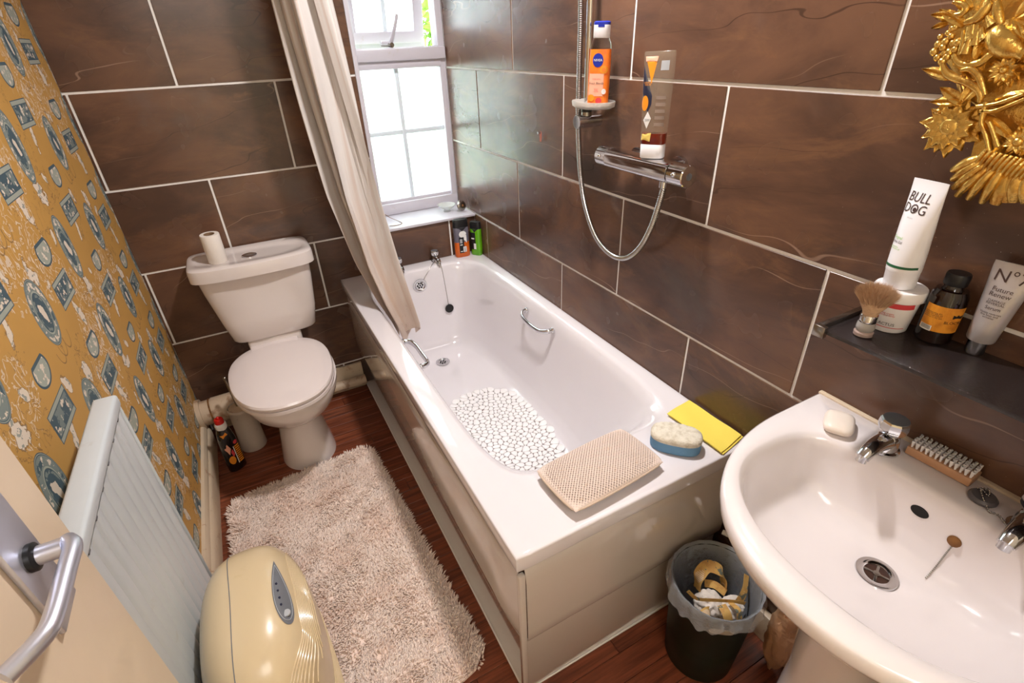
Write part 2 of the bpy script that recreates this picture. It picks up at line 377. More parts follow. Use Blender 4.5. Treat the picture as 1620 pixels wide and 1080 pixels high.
def m_wallpaper():
    m, nt, b = newmat('yellow_medallion_wallpaper')
    sep = nt.nodes.new('ShaderNodeSeparateXYZ'); nt.links.new(pos(nt), sep.inputs[0])
    Y, Z = N(nt, sep.outputs[1]), N(nt, sep.outputs[2]); PY, PZ = .65, .2315
    fine = N(nt, noise(nt, 150, 3, .6)); mid = N(nt, noise(nt, 60, 3, .6))
    wob = N(nt, noise(nt, 30, 2, .5))-.5
    def d(y0, z0):
        a = ((Y-(y0-PY/2+PY*10*-1))/PY).m('FRACT')*PY-PY/2
        bb = ((Z-(z0-PZ/2-PZ*10))/PZ).m('FRACT')*PZ-PZ/2
        return a, bb
    ch = lambda a, lo, hi: a.gt(lo)*a.lt(hi)
    blue, grey, lgrey, cream, yel, brown = [lin(c) for c in ((70,92,102),(126,138,134),(162,168,156),(222,208,190),(198,152,80),(128,98,62))]
    c = mixc(nt, N(nt, noise(nt, 3, 4, .6)).smooth(.3,.7), yel, lin((184,140,72)))
    # swags, faint vine scribbles
    s1 = (N(nt, noise(nt, 26, 3, .6, pos(nt), .8))-.5).abs().lt(.012); gate = N(nt, noise(nt, 11, 2, .5)).gt(.56)
    c = mixc(nt, s1*gate*.7, c, brown)
    s2 = (N(nt, noise(nt, 30, 2, .5, scalev(nt, pos(nt), (1,1.1,.9)), 1.2))-.5).abs().lt(.022); gate2 = N(nt, noise(nt, 9, 1, .5)).lt(.46)
    c = mixc(nt, s2*gate2*.7, c, cream)
    for y0, z0 in ((-.97,.935),(-.93,.935),(-.345,.93)):
        a, bb = d(y0, z0)
        k = ((a*a)/(.022*.022)+((bb-.022)*(bb-.022))/(.034*.034)).sqrt()
        c = mixc(nt, ch(k,.93,1.03)*bb.lt(.02)*.75, c, brown)
    # cherubs and urns: cream scribbled figures
    for y0, z0, ra, rb, tl in ((-.785,.946,.018,.042,.35),(-.49,1.057,.016,.034,-.4),(-.637,.951,.03,.034,0),(-.92,1.09,.022,.03,.3),(-.40,.90,.014,.03,.2),(-.70,.87,.010,.022,-.3),(-.56,.97,.012,.02,.4),(-.87,1.045,.010,.018,-.4)):
        a, bb = d(y0, z0); a2 = a+bb*tl+wob*.02
        k = ((a2*a2)/(ra*ra)+(bb*bb)/(rb*rb)).sqrt()+(mid-.5)*3.6
        c = mixc(nt, k.lt(.72), c, cream); c = mixc(nt, ch(k,.66,.80)*.8, c, brown)
        c = mixc(nt, k.lt(.6)*fine.gt(.57)*.8, c, grey)
    # fans
    for y0, z0, r0 in ((-.805,.878,.048),(-.46,.976,.042)):
        a, bb = d(y0, z0); b3 = bb+.012; k = ((a*a)/(r0*r0)+(b3*b3)/(.032*.032)).sqrt(); top = b3.lt(.022)*b3.gt(-.04)
        inside = k.lt(1)*top
        c = mixc(nt, inside, c, lgrey); c = mixc(nt, inside*(fine.gt(.56)), c, cream)
        c = mixc(nt, (ch(k,.86,1)*top).max(k.lt(1)*ch(b3,.015,.022)), c, blue)
    # pictures: square panels with a light band above and below
    for y0, z0, hw, hh in ((-.80,1.007,.060,.031),(-.477,.878,.062,.031)):
        a, bb = d(y0, z0); A, B = a.abs(), bb.abs()
        ins = A.lt(hw)*B.lt(hh)
        c = mixc(nt, ins, c, blue); c = mixc(nt, A.lt(hw-.003)*ch(B,hh*.66,hh-.002), c, lgrey)
        inn = A.lt(hw-.008)*B.lt(hh*.58)
        c = mixc(nt, inn*mid.gt(.5)*.85, c, grey); c = mixc(nt, inn*fine.gt(.58), c, cream)
    # medallions
    for y0, z0, ra, rb in ((-.64,1.055,.046,.079),(-.32,1.021,.050,.070)):
        a, bb = d(y0, z0); k = ((a*a)/(ra*ra)+(bb*bb)/(rb*rb)).sqrt()
        c = mixc(nt, k.lt(1.0), c, blue); c = mixc(nt, ch(k,.66,.93), c, grey)
        c = mixc(nt, ch(k,.70,.89)*fine.gt(.53), c, cream); c = mixc(nt, ch(k,.70,.89)*mid.gt(.60), c, blue)
        c = mixc(nt, ch(k,.60,.655), c, lgrey); c = mixc(nt, ch(k,.955,.975), c, lgrey); c = mixc(nt, ch(k,.46,.56)*fine.gt(.5), c, grey)
        k2 = ((a+bb*.25)*(a+bb*.25)/(.016*.016)+(bb*bb)/(.030*.030)).sqrt()+(mid-.5)*1.7
        c = mixc(nt, k2.lt(.7)*k.lt(.6), c, cream)
    # damp brown spots close to the floor, near the window wall
    damp = N(nt, noise(nt, 45, 5, .7)).smooth(.58,.66)*(Z.smooth(.42,.1))
    c = mixc(nt, damp*.6, c, lin((140,84,36)))
    nt.links.new(c, b.inputs['Base Color']); b.inputs['Roughness'].default_value = .6
    bump(nt, b, noise(nt, 14, 3, .6), .25, .004); return m
M_['paper'] = m_wallpaper()

def m_curtain():
    m, nt, b = newmat('stained_curtain_fabric')
    uv = nt.nodes.new('ShaderNodeUVMap'); sep = nt.nodes.new('ShaderNodeSeparateXYZ'); nt.links.new(uv.outputs[0], sep.inputs[0])
    v = N(nt, sep.outputs[1])
    st = N(nt, noise(nt, 7, 4, .6, scalev(nt, uv.outputs[0], (2.6,.16,1)))).smooth(.48,.66)
    c = mixc(nt, st*.5, lin((224,218,214)), lin((196,166,148)))
    low = (v+(N(nt, noise(nt, 6, 3, .6))-.5)*.5).smooth(.40,.05)
    c = mixc(nt, low*.6, c, lin((196,164,140)))
    dk = N(nt, noise(nt, 40, 4, .7)).smooth(.6,.72)*v.smooth(.2,.02)
    c = mixc(nt, dk*.5, c, lin((120,84,60)))
    nt.links.new(c, b.inputs['Base Color']); b.inputs['Roughness'].default_value = .75
    b.inputs['Sheen Weight'].default_value = .2
    tr = nt.nodes.new('ShaderNodeBsdfTranslucent'); nt.links.new(c, tr.inputs[0])
    mx = nt.nodes.new('ShaderNodeMixShader'); mx.inputs[0].default_value = .22
    nt.links.new(b.outputs[0], mx.inputs[1]); nt.links.new(tr.outputs[0], mx.inputs[2]); nt.links.new(mx.outputs[0], nt.nodes['Material Output'].inputs[0])
    return m
M_['curtain'] = m_curtain()

def m_rug():
    m, nt, b = newmat('beige_shag_pile')
    p = pos(nt); c = mixc(nt, N(nt, noise(nt, 9, 5, .6, p)).smooth(.35,.7), lin((252,234,222)), lin((238,212,196)))
    c = mixc(nt, N(nt, noise(nt, 6, 5, .7, scalev(nt, p, (2.2,.7,1)), .6)).smooth(.56,.7)*.45, c, lin((188,158,138)))
    c = mixc(nt, N(nt, noise(nt, 320, 1, .5, p))*.3, c, lin((236,216,204)))
    nt.links.new(c, b.inputs['Base Color']); b.inputs['Roughness'].default_value = .9; b.inputs['Sheen Weight'].default_value = .2
    return m
M_['rug'] = m_rug()

def m_frosted():
    m, nt, b = newmat('frosted_window_glass')
    b.inputs['Base Color'].default_value = (.96,.98,1,1); b.inputs['Transmission Weight'].default_value = 1; b.inputs['Roughness'].default_value = .35; b.inputs['IOR'].default_value = 1.05
    tr = nt.nodes.new('ShaderNodeBsdfTranslucent'); tr.inputs[0].default_value = (.93,.97,1,1)
    mx = nt.nodes.new('ShaderNodeMixShader'); nt.links.new((N(nt, noise(nt, 300, 2, .5))*.1+.55).s, mx.inputs[0])
    nt.links.new(b.outputs[0], mx.inputs[1]); nt.links.new(tr.outputs[0], mx.inputs[2]); nt.links.new(mx.outputs[0], nt.nodes['Material Output'].inputs[0])
    return m
M_['frost'] = m_frosted()

def m_film(name, col, alpha, rough=.2):
    m, nt, b = newmat(name)
    c = mixc(nt, noise(nt, 14, 3, .6), lin(col), tuple(x*.85 for x in lin(col)[:3])+(1,)); nt.links.new(c, b.inputs['Base Color'])
    b.inputs['Roughness'].default_value = rough; b.inputs['Alpha'].default_value = alpha
    bump(nt, b, noise(nt, 60, 3, .6), .4, .003); return m
M_['liner'] = m_film('clear_bin_liner', (226,230,240), .33)
M_['shelfglass'] = m_film('dusty_smoked_glass', (44,38,38), .80, .06)
M_['dishglass'] = m_film('clear_dish_glass', (225,226,222), .45, .1)

def m_offcut():
    m, nt, b = newmat('wallpaper_offcut')
    p = pos(nt); c = mixc(nt, N(nt, noise(nt, 60, 3, .6, p)).gt(.53), lin((206,164,92)), lin((196,150,84)))
    c = mixc(nt, N(nt, noise(nt, 40, 3, .6, p)).gt(.60), c, lin((108,112,100)))
    g = nt.nodes.new('ShaderNodeNewGeometry'); c = mixc(nt, g.outputs['Backfacing'], c, lin((226,204,176)))
    nt.links.new(c, b.inputs['Base Color']); b.inputs['Roughness'].default_value = .7; return m
M_['offcut'] = m_offcut()

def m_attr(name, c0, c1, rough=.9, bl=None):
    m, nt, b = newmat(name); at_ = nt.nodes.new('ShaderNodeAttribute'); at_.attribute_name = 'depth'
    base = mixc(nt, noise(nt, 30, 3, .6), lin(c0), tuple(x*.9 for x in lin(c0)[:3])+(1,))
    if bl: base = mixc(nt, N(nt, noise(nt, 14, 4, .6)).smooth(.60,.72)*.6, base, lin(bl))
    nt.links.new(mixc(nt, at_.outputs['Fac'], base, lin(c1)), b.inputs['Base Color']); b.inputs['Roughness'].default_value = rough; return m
M_['pillow'] = m_attr('knotted_mesh_pillow', (232,212,200), (86,66,54), bl=(224,182,140))  # dark second colour paints recess shade into the mesh holes

# ================================================================== SETTING
def sbox(name, lo, hi, mat, bev=0, parent=None, kind='structure'):
    g = G().box(lo, hi, bev); o = link(name, g.mesh(name), mat, parent, smooth=30)
    if parent is None: tag(o, kind=kind)
    return o
fl = sbox('floor', (-.05,YF-.1,-.06), (W+.05,.03,-.010), M_['plank'])
PW = .066; k = 0; plk = {}
y = -.0
while y > YF+.02:
    x = 0.0; cut = (k*.37) % .9+.2
    for xa, xb in ((0, cut), (cut, W)):
        if xb-xa < .02: continue
        g = G().box((0,-PW+.0012,-.010), (xb-xa-.0012,0,0), .0008, 1); o = link('plank', g.mesh('plank'), M_['plank'], fl, (xa, y, 0))
    y -= PW; k += 1

wl = tag(sbox('wall_left', (-.10,YF-.1,-.05), (0,.25,CEIL), M_['paper']), kind='structure')
WX0, WZ0, WZ1, YR = .925, .750, 2.02, .235      # window opening in the window wall
wb = link('wall_back', G().box((-.1,.0015,-.05),(WX0,YR+.1,CEIL)).box((WX0,.0015,-.05),(W+.1,YR+.1,WZ0-.012)).box((WX0,.0015,WZ1),(W+.1,YR+.1,CEIL)).mesh('wall_back'), M_['grout'])
tag(wb, kind='structure')
wr = sbox('wall_right', (W+.0015,YF-.1,-.05), (W+.12,YR+.1,CEIL), M_['grout'])
wf = link('wall_front', G().box((-.1,YF-.1,-.05),(.10,YF,CEIL)).box((.88,YF-.1,-.05),(W+.1,YF,CEIL)).box((.10,YF-.1,2.02),(.88,YF,CEIL)).mesh('wall_front'), M_['plaster'])
tag(wf, kind='structure')
sbox('ceiling', (-.1,YF-.1,CEIL), (W+.1,YR+.1,CEIL+.08), M_['ceil'])
# the hall behind the camera, seen only in reflections
sbox('floor_hall', (-.6,-3.7,-.06), (2.0,YF-.1,-.002), M_['hallfloor'])
link_h = link('wall_hall', G().box((-.7,-3.8,-.05),(2.1,-3.7,CEIL)).box((-.7,-3.7,-.05),(-.6,YF-.1,CEIL)).box((2.0,-3.7,-.05),(2.1,YF-.1,CEIL)).box((-.7,-3.8,CEIL),(2.1,YF-.1,CEIL+.08)).mesh('wall_hall'), M_['plaster']); tag(link_h, kind='structure')

GAP = .0075
def tile_y(x0, x1, z0, z1):                   # a tile on the window wall
    if x1-x0 < .004 or z1-z0 < .004: return
    g = G().box((0,-.0012,0), (x1-x0,.009,z1-z0), .0009, 1); link('tile', g.mesh('tile'), M_['tile'], wb, (x0,0,z0))
def tile_x(y0, y1, z0, z1):                   # a tile on the shower wall
    if y1-y0 < .004 or z1-z0 < .004: return
    g = G().box((-.0012,0,0), (.009,y1-y0,z1-z0), .0009, 1); link('tile', g.mesh('tile'), M_['tile'], wr, (W,y0,z0))
h = GAP/2; rows = [ZA+PT*i for i in range(-5,4)]   # grout lines
for i, z0 in enumerate(rows):
    z1 = min(z0+PT, CEIL+h)
    a0, a1 = max(z0+h, 0), z1-h
    off = .317 if i % 2 else .011               # joint positions on the window wall
    off = {0:.317,1:.0093,2:.317,3:.0093}.get(i, off)
    r = i-5                                      # row index: 0 is the row above line A
    off = .317 if r % 2 == 0 else .0115
    js = sorted([off+.6085*k for k in range(-1,4)])
    for p, q in zip(js, js[1:]):
        x0, x1 = max(p+h, .001), min(q-h, W-.001)
        if x1 <= x0: continue
        if a1 <= WZ0-.012 or a0 >= WZ1: tile_y(x0, x1, a0, a1)
        else:
            tile_y(x0, min(x1, WX0), a0, a1)
            if a0 < WZ0-.012: tile_y(max(x0, WX0), x1, a0, WZ0-.012)
            elif a1 > WZ1 > a0: tile_y(max(x0, WX0), x1, WZ1, a1)
    # shower wall joints (measured), continuing into the window reveal
    jr = {0:[-1.6809,-1.0606,-.4315,.19], -1:[-2.0,-1.3744,-.7519,-.1236], -2:[-1.6833,-1.0698,-.4451], -3:[-2.0,-1.3782,-.7584,-.13]}.get(r)
    if jr is None: jr = [-1.6833,-1.0698,-.4451] if r % 2 == 0 else [-2.0,-1.3782,-.7584,-.13]
    ends = [YF] + [j for j in sorted(jr)] + [0.192 if a0 > WZ0-.02 else .001]
    if r == -1 or r == 1: pass
    if r % 2 == 0: ends.insert(1, min(jr)-.615)
    ends = sorted(set(round(e,4) for e in ends if e >= YF))
    for p, q in zip(ends, ends[1:]): tile_x(p+h, q-h, a0, a1)

# skirting boards
g = G()
prof = [(0,0),(.026,0),(.026,.075),(.022,.088),(.017,.093),(.016,.112),(.010,.122),(0,.124)]
g.rings([[(a,YF,z) for a, z in prof],[(a,-.11,z) for a, z in prof]], False, False, False); g.f.append(tuple(range(8,16)))
g.mi.append(0); tag(link('baseboard_left', g.mesh('baseboard_left'), M_['skirt'], smooth=30), kind='structure')
bb = link('baseboard_back', G().box((.02,-.018,.0),(.70,-.0015,.135),.004).mesh('baseboard_back'), M_['skirt'], smooth=30); tag(bb, kind='structure')
sp = T('heating_pipe', 'white painted pipe along the skirting right of the toilet', 'pipe', (.40,-.04,.055))
sp.p('pipe', G().tube([(.42,-.042,.052),(.70,-.042,.052)], .024, 16, 1), M_['pipe'])
for xx in (.52,.66): sp.p('pipe_clip', G().tube([(xx-.006,-.042,.052),(xx+.006,-.042,.052)], .027, 16, 1), M_['pipe'])
g = G().box((W-.022,YF,0),(W-.0015,-1.62,.10),.004); tag(link('baseboard_right', g.mesh('baseboard_right'), M_['skirt'], smooth=30), kind='structure')

# ------------------------------------------------------------------ window
win = bpy.data.objects.new('window_1', None); C.objects.link(win); win.location = (WX0,YR,WZ0); tag(win, kind='structure'); win.empty_display_size = .02
def wp(name, g, mat, parent=None, label=None, smooth=35):
    o = link(name, g.mesh(name, (WX0,YR,WZ0)), mat, parent or win, smooth=smooth); return tag(o, label)
y0 = .195; XL, XR = WX0, W
wp('window_sill', G().box((WX0-.003,-.014,WZ0-.012),(W-.0015,y0+.03,WZ0),.003), M_['upvc'], label='white tiled sill board')
wp('edge_trim', G().box((WX0-.014,-.006,WZ0-.012),(WX0+.002,.005,WZ1),.002), M_['upvc'])
wp('reveal_lining', G().box((WX0-.001,.003,WZ0),(WX0+.004,YR,WZ1)), M_['upvc'])
g = G()
g.box((XL,y0,WZ0),(XL+.052,y0+.07,WZ1),.004).box((XR-.030,y0,WZ0),(XR,y0+.07,WZ1),.004)
g.box((XL+.0005,y0-.001,WZ0+.0005),(XR-.0005,y0+.069,WZ0+.052),.004).box((XL+.0005,y0-.001,WZ1-.05),(XR-.0005,y0+.069,WZ1-.0005),.004)
g.box((XL+.048,y0+.014,WZ0+.048),(XR-.028,y0+.06,WZ0+.066),.003)
wp('window_frame', g, M_['upvc'])
wp('transom', G().box((XL+.04,y0-.022,1.392),(XR-.006,y0+.07,1.438),.004).box((XL+.045,y0-.006,1.362),(XR-.025,y0+.05,1.394),.003), M_['upvc'])
gx0, gx1 = XL+.052, XR-.030
for a, b_ in ((gx0,1.138),(1.138,gx1)):
    for c, d in ((WZ0+.062,1.108),(1.108,1.368)):
        wp('pane', G().box((a,y0+.034,c),(b_,y0+.038,d)), M_['frost'])
wp('glazing_bar', G().box((1.1285,y0+.020,WZ0+.062),(1.1475,y0+.046,1.368),.003), M_['bar'])
wp('glazing_bar', G().box((gx0,y0+.022,1.0985),(gx1,y0+.044,1.1175),.003), M_['bar'])
# top-hung upper sash, standing slightly open outwards
Ms = TR(0,y0+.05,WZ1-.03) @ RX(9) @ TR(0,-(y0+.05),-(WZ1-.03))
sx0, sx1, sz0, sz1 = XL+.045, XR-.048, 1.452, WZ1-.05
g = G().box((sx0,y0+.03,sz0),(sx0+.045,y0+.07,sz1),.004).box((sx1-.045,y0+.03,sz0),(sx1,y0+.07,sz1),.004).box((sx0+.0005,y0+.029,sz0-.0005),(sx1-.0005,y0+.069,sz0+.045),.004).box((sx0+.0005,y0+.029,sz1-.045),(sx1-.0005,y0+.069,sz1+.0005),.004)
g.box((sx0-.01,y0+.060,sz0-.03),(sx1+.012,y0+.08,sz0+.01),.002)
sash = wp('sash', g.tf(Ms), M_['upvc'])
xm = (sx0+sx1)/2
for a, b_ in ((sx0+.045,xm),(xm,sx1-.045)):
    wp('pane', G().box((a,y0+.048,sz0+.045),(b_,y0+.052,sz1-.045)).tf(Ms), M_['frost'], sash)
wp('glazing_bar', G().box((xm-.009,y0+.034,sz0+.04),(xm+.009,y0+.06,sz1-.04),.003).tf(Ms), M_['bar'], sash)
wp('glazing_bar', G().box((sx0+.04,y0+.036,1.72),(sx1-.04,y0+.06,1.732),.003).tf(Ms), M_['upvc'], sash)
hx, hz = 1.128, 1.462
wh = wp('window_handle', G().tube([(hx,y0+.02,hz-.015),(hx+.004,y0-.0,hz+.01),(hx+.018,y0-.02,hz+.055),(hx+.030,y0-.026,hz+.095)], lambda t:.0090-.002*t, 10, 5, flat=.6).box((hx-.035,y0+.03,hz-.010),(hx+.02,y0+.05,hz+.004),.003), M_['upvc'])
wp('peg', G().tube([(hx,y0-.004,hz-.012),(hx,y0+.03,hz-.012)], .009, 12, 1).tube([(hx-.04,y0+.02,hz-.014),(hx,y0+.02,hz-.016)], .003, 8, 1), M_['dullchrome'], wh)
wp('window_board', G().box((XL+.045,y0+.0,1.436),(XR-.03,y0+.065,1.4405),.001), M_['upvc'], label='cream ledge above the transom')

# hedge outside the window: leaf clumps, seen through the gap of the open sash
hd = T('garden_hedge', 'sunlit green hedge glimpsed through the open gap of the upper window', 'hedge', (1.2,1.6,0))
g = G()
for i in range(5200):
    c = Vector((rng.uniform(.6,3.4) if i % 2 else rng.uniform(1.6,2.4), 1.3+rng.uniform(0,.5), rng.uniform(.0,1.25) if i % 2 else rng.uniform(.9,2.5))); a = Vector(rng.normal(size=3)).normalized(); b_ = a.cross(Vector(rng.normal(size=3))).normalized(); s_ = rng.uniform(.03,.06)
    k = len(g.v); g.add([c-a*s_, c+b_*s_*.4, c+a*s_, c-b_*s_*.4], [(0,1,2,3)])
hd.p('foliage', g, M_['leaf'], None, kind='stuff')
for xx in (.9,2.0): hd.p('stem', G().tube([(xx,1.6,-.4),(xx+.05,1.6,.5),(xx,1.55,1.1)], .03, 8, 3), M_['wood'])
sbox('ground', (-4,.34,-.5), (8,8,-.4), M_['leaf'])

# ------------------------------------------------------------------ door leaf, open against the radiator wall
dx = .160; de = -1.672
door = link('door_1', G().box((dx-.042,YF+.01,.006),(dx,de,1.99),.003).mesh('door_1',(dx,YF,0)), M_['doorp'], None, (dx,YF,0), 30); tag(door, kind='structure')
def dp(name, g, mat, parent=door, off=(dx,YF,0), smooth=35): return link(name, g.mesh(name, off), mat, parent, smooth=smooth)
hy, hzz = -1.757, 1.089
bp = dp('backplate', G().box((dx,hy-.024,hzz-.075),(dx+.006,hy+.024,hzz+.075),.002), M_['satin'])
for s_ in (-.06,.06): dp('screw', G().rev([(.0045,0),(.0045,.0012),(.003,.002)],10).tf(TR(dx+.0055,hy,hzz+s_) @ RY(90)), M_['dullchrome'], bp)
dp('door_handle', G().tube([(dx+.004,hy,hzz),(dx+.030,hy,hzz)], .0085, 20, 1).tube([(dx+.030,hy+.007,hzz),(dx+.036,hy-.004,hzz),(dx+.036,hy-.030,hzz),(dx+.035,hy-.078,hzz),(dx+.029,hy-.094,hzz),(dx+.014,hy-.112,hzz)], .0074, 16, 6, flat=.95), M_['satin'])
dp('handle_collar', G().rev([(.0125,0),(.0125,.005),(.009,.007)],20).tf(TR(dx+.005,hy,hzz) @ RY(90)), M_['black'])

# ------------------------------------------------------------------ radiator
rd = T('radiator', 'white panel radiator with fluted front on the wallpapered wall behind the door', 'radiator', (.06,-1.5,.10))
ry0, ry1, rz0, rz1 = -2.15, -1.150, .13, .90
g = G()
nf = 26; R0 = []
zs = [rz0+.012, rz0+.03, rz1-.05, rz1-.030]
xs = []; K = nf*8
for zi, z in enumerate(zs):
    row = []
    for j in range(K+1):
        yy = ry1-.004-(ry1-ry0-.008)*j/K; ph = (j % 8)/8
        dd = .0050*(1-abs(math.sin(PI*ph))**.5) if zi in (1,2) else 0
        row.append((.0915-dd, yy, z))
    R0.append(row)
g.rings(R0, False)
rd.p('front_panel', g, M_['rad'], 25)
rd.p('body', G().box((.060,ry0,rz0),(.087,ry1,rz1-.012),.004), M_['rad'])
rd.p('top_cover', G().box((.056,ry0-.003,rz1-.026),(.0955,ry1+.004,rz1),.006,3), M_['rad'])
rd.p('side_cover', G().box((.058,ry1-.002,rz0),(.0925,ry1+.003,rz1-.010),.003), M_['rad'])
for j in range(14):
    yy = ry1-.04-j*.065; rd.p('top_slot', G().box((.090,yy-.010,rz1-.031),(.0930,yy,rz1-.0255),.001), M_['greyp'])
rd.p('radiator_valve', G().tube([(.07,ry1-.02,rz0-.005),(.07,ry1+.03,rz0-.005)], .009, 10, 1).tube([(.07,ry1+.028,rz0+.012),(.07,ry1+.028,.07),(.027,ry1+.028,.06)], .0075, 10, 1), M_['dullchrome'])
rd.p('valve_cap', G().tube([(.07,ry1+.028,rz0+.01),(.07,ry1+.028,rz0+.045)], .013, 12, 1), M_['black'])
rd.p('bracket', G().box((.001,ry1-.25,.3),(.061,ry1-.22,.8)), M_['rad'])
rd.p('bracket', G().box((.001,ry0+.22,.3),(.061,ry0+.25,.8)), M_['rad'])
rd.p('valve', G().tube([(.07,ry0-.02,.004),(.07,ry0-.02,rz0+.03)], .01, 10, 1).tube([(.07,ry0-.02,rz0-.005),(.07,ry0+.02,rz0-.005)], .009, 10, 1), M_['dullchrome'])

# ceiling lamp
cl = T('ceiling_light', 'round white flush ceiling lamp above the bath mat', 'lamp', (1.02,-1.10,CEIL))
cl.p('lamp_base', G().rev([(.11,CEIL),(.11,CEIL-.02),(.10,CEIL-.022)], 40, (1.02,-1.10,0)), M_['white'])
M_['lampglass'] = pm('opal_lamp_glass', (250,240,225), .4); bnode = M_['lampglass'].node_tree.nodes['Principled BSDF']; bnode.inputs['Emission Color'].default_value = (1,.86,.70,1); bnode.inputs['Emission Strength'].default_value = 3
cl.p('lamp_shade', G().rev([(.105,CEIL-.02),(.10,CEIL-.035),(.07,CEIL-.055),(.001,CEIL-.062)], 40, (1.02,-1.10,0), cap0=False), M_['lampglass'])

# ================================================================== BATH
BX0, BX1, BY0, BY1 = .690, W-.002, -1.626, -.002
bath = T('bath', 'white bathtub with chrome grips along the tiled shower wall', 'bath', (BX0,BY1,0))
bcx, bcy = (BX0+BX1)/2, (BY0+BY1)/2
K = 128
def rr(cx, cy, a, b, n, z): return ring(cx, cy, a, b, n, z, K)
A, B = (BX1-BX0)/2, (BY1-BY0)/2
R = [rr(bcx,bcy,A-.012,B-.012,40,RIM-.044), rr(bcx,bcy,A-.001,B-.001,200,RIM-.044), rr(bcx,bcy,A,B,200,RIM-.040), rr(bcx,bcy,A,B,200,RIM-.005), rr(bcx,bcy,A-.0007,B-.0007,200,RIM-.0015), rr(bcx,bcy,A-.003,B-.003,200,RIM), rr(bcx,bcy,A-.012,B-.012,100,RIM+.0002)]
def inner(x0,x1,y0_,y1_,n,z): return rr((x0+x1)/2,(y0_+y1_)/2,(x1-x0)/2,(y1_-y0_)/2,n,z)
R += [inner(.750,1.322,-1.455,-.070,7,RIM), inner(.758,1.314,-1.445,-.077,7,RIM-.003), inner(.768,1.304,-1.430,-.085,6.5,RIM-.014), inner(.780,1.294,-1.400,-.092,6.2,RIM-.045),
      inner(.800,1.280,-1.340,-.102,5.5,.42), inner(.822,1.262,-1.270,-.114,5,.30), inner(.838,1.250,-1.215,-.124,4.6,.215), inner(.858,1.236,-1.175,-.142,4.2,.178), inner(.885,1.212,-1.13,-.170,3.8,.163), inner(.94,1.15,-1.05,-.23,3,.158), inner(.99,1.10,-.9,-.4,2,.156)]
bo = bath.p('tub', G().rings(R, True, False, True), M_['acrylic'], 55)
bath.p('tub_apron', G().rings([rr(bcx,bcy,A-.012,B-.012,40,RIM-.044),rr(bcx,bcy,A-.012,B-.012,40,RIM-.07)], True), M_['acrylic'], 50)
# side and end panels with a moulded bulge
def panel(axis, lo, hi, base):
    prof = [(0,.512),(.004,.516),(.009,.510),(.0135,.495),(.0160,.470),(.0165,.29),(.0150,.262),(.0110,.248),(.002,.243),(.0,.230),(.001,.012),(-.002,.004)]
    prof = [(-.006,.505)]+prof+[(-.006,.004)]
    n = 40; R = []
    for i in range(n+1):
        t = i/n; s_ = lo+(hi-lo)*t; r = []
        for dp_, z in prof:
            zz = z
            e = min(t, 1-t)*n
            if e < 2 and axis == 'y': dp_ = dp_*(.35+.325*e) if dp_ > .005 else dp_
            r.append((base+dp_, s_, zz) if axis == 'y' else (s_, base-dp_, zz))
        R.append(r)
    if axis == 'y': R = [[(2*base-p[0], p[1], p[2]) for p in r] for r in R]
    else: pass
    return G().rings(R, False)
sidep = bath.p('side_panel', panel('y', BY1, BY0+.018, .707), M_['panel'], 40)
endp = bath.p('end_panel', panel('x', .712, BX1-.03, BY0+.018), M_['panel'], 40)
bath.p('corner_strip', G().box((.6955,BY0+.003,.004),(.712,BY0+.016,.500),.003), M_['panel'])
bath.p('bottom_sealant', G().tube([(.706,BY1,.003),(.706,BY0+.018,.003),(BX1-.03,BY0+.018,.003)], .004, 6, 1), M_['grout'])
bath.p('rusty_gap', G().box((.72,BY0+.012,.512),(BX1-.06,BY0+.02,.5235)), M_['rust'])
# drain, overflow
def chrome_grate(th, M, r, name='overflow', holes=6, dark='void'):
    o = th.p(name, G().rev([(r*.62,-.002),(r*.66,.001),(r*.8,.0035),(r,.003),(r*1.02,0)], 32, cap0=False, cap1=False).rev([(r*.64,-.0015),(r*.64,-.001)],24).tf(M), M_['chrome'])
    gg = G()
    for i in range(holes): gg.rev([(r*.14,0),(r*.14,.0006)], 12, (r*.36*math.cos(2*PI*i/holes), r*.36*math.sin(2*PI*i/holes), -.0008))
    gg.rev([(r*.12,0),(r*.12,.0006)], 12, (0,0,-.0008)); th.p('grate_hole', gg.tf(M), M_['void'], None, o); return o
chrome_grate(bath, TR(1.020,-.098,.492) @ RX(94), .033, 'overflow_grate')
chrome_grate(bath, TR(1.030,-.262,.1605), .032, 'plughole')
# grips
def grip(x, sx, ya, yb, z):
    o = bath.p('grab_handle', G().tube([(x,ya,z),(x-sx*.022,ya-.006,z-.002),(x-sx*.036,ya-.035,z-.010),(x-sx*.038,(ya+yb)/2,z-.014),(x-sx*.036,yb+.035,z-.010),(x-sx*.022,yb+.006,z-.002),(x,yb,z)], .0075, 12, 5, flat=1.3), M_['chrome'])
    for yy in (ya,yb): bath.p('handle_foot', G().ball((x-sx*.002,yy,z), .012, 12, (.6,1,1)), M_['chrome'], parent=o)
grip(1.288, 1, -.620, -.815, .520); grip(.782, -1, -.590, -.785, .515)
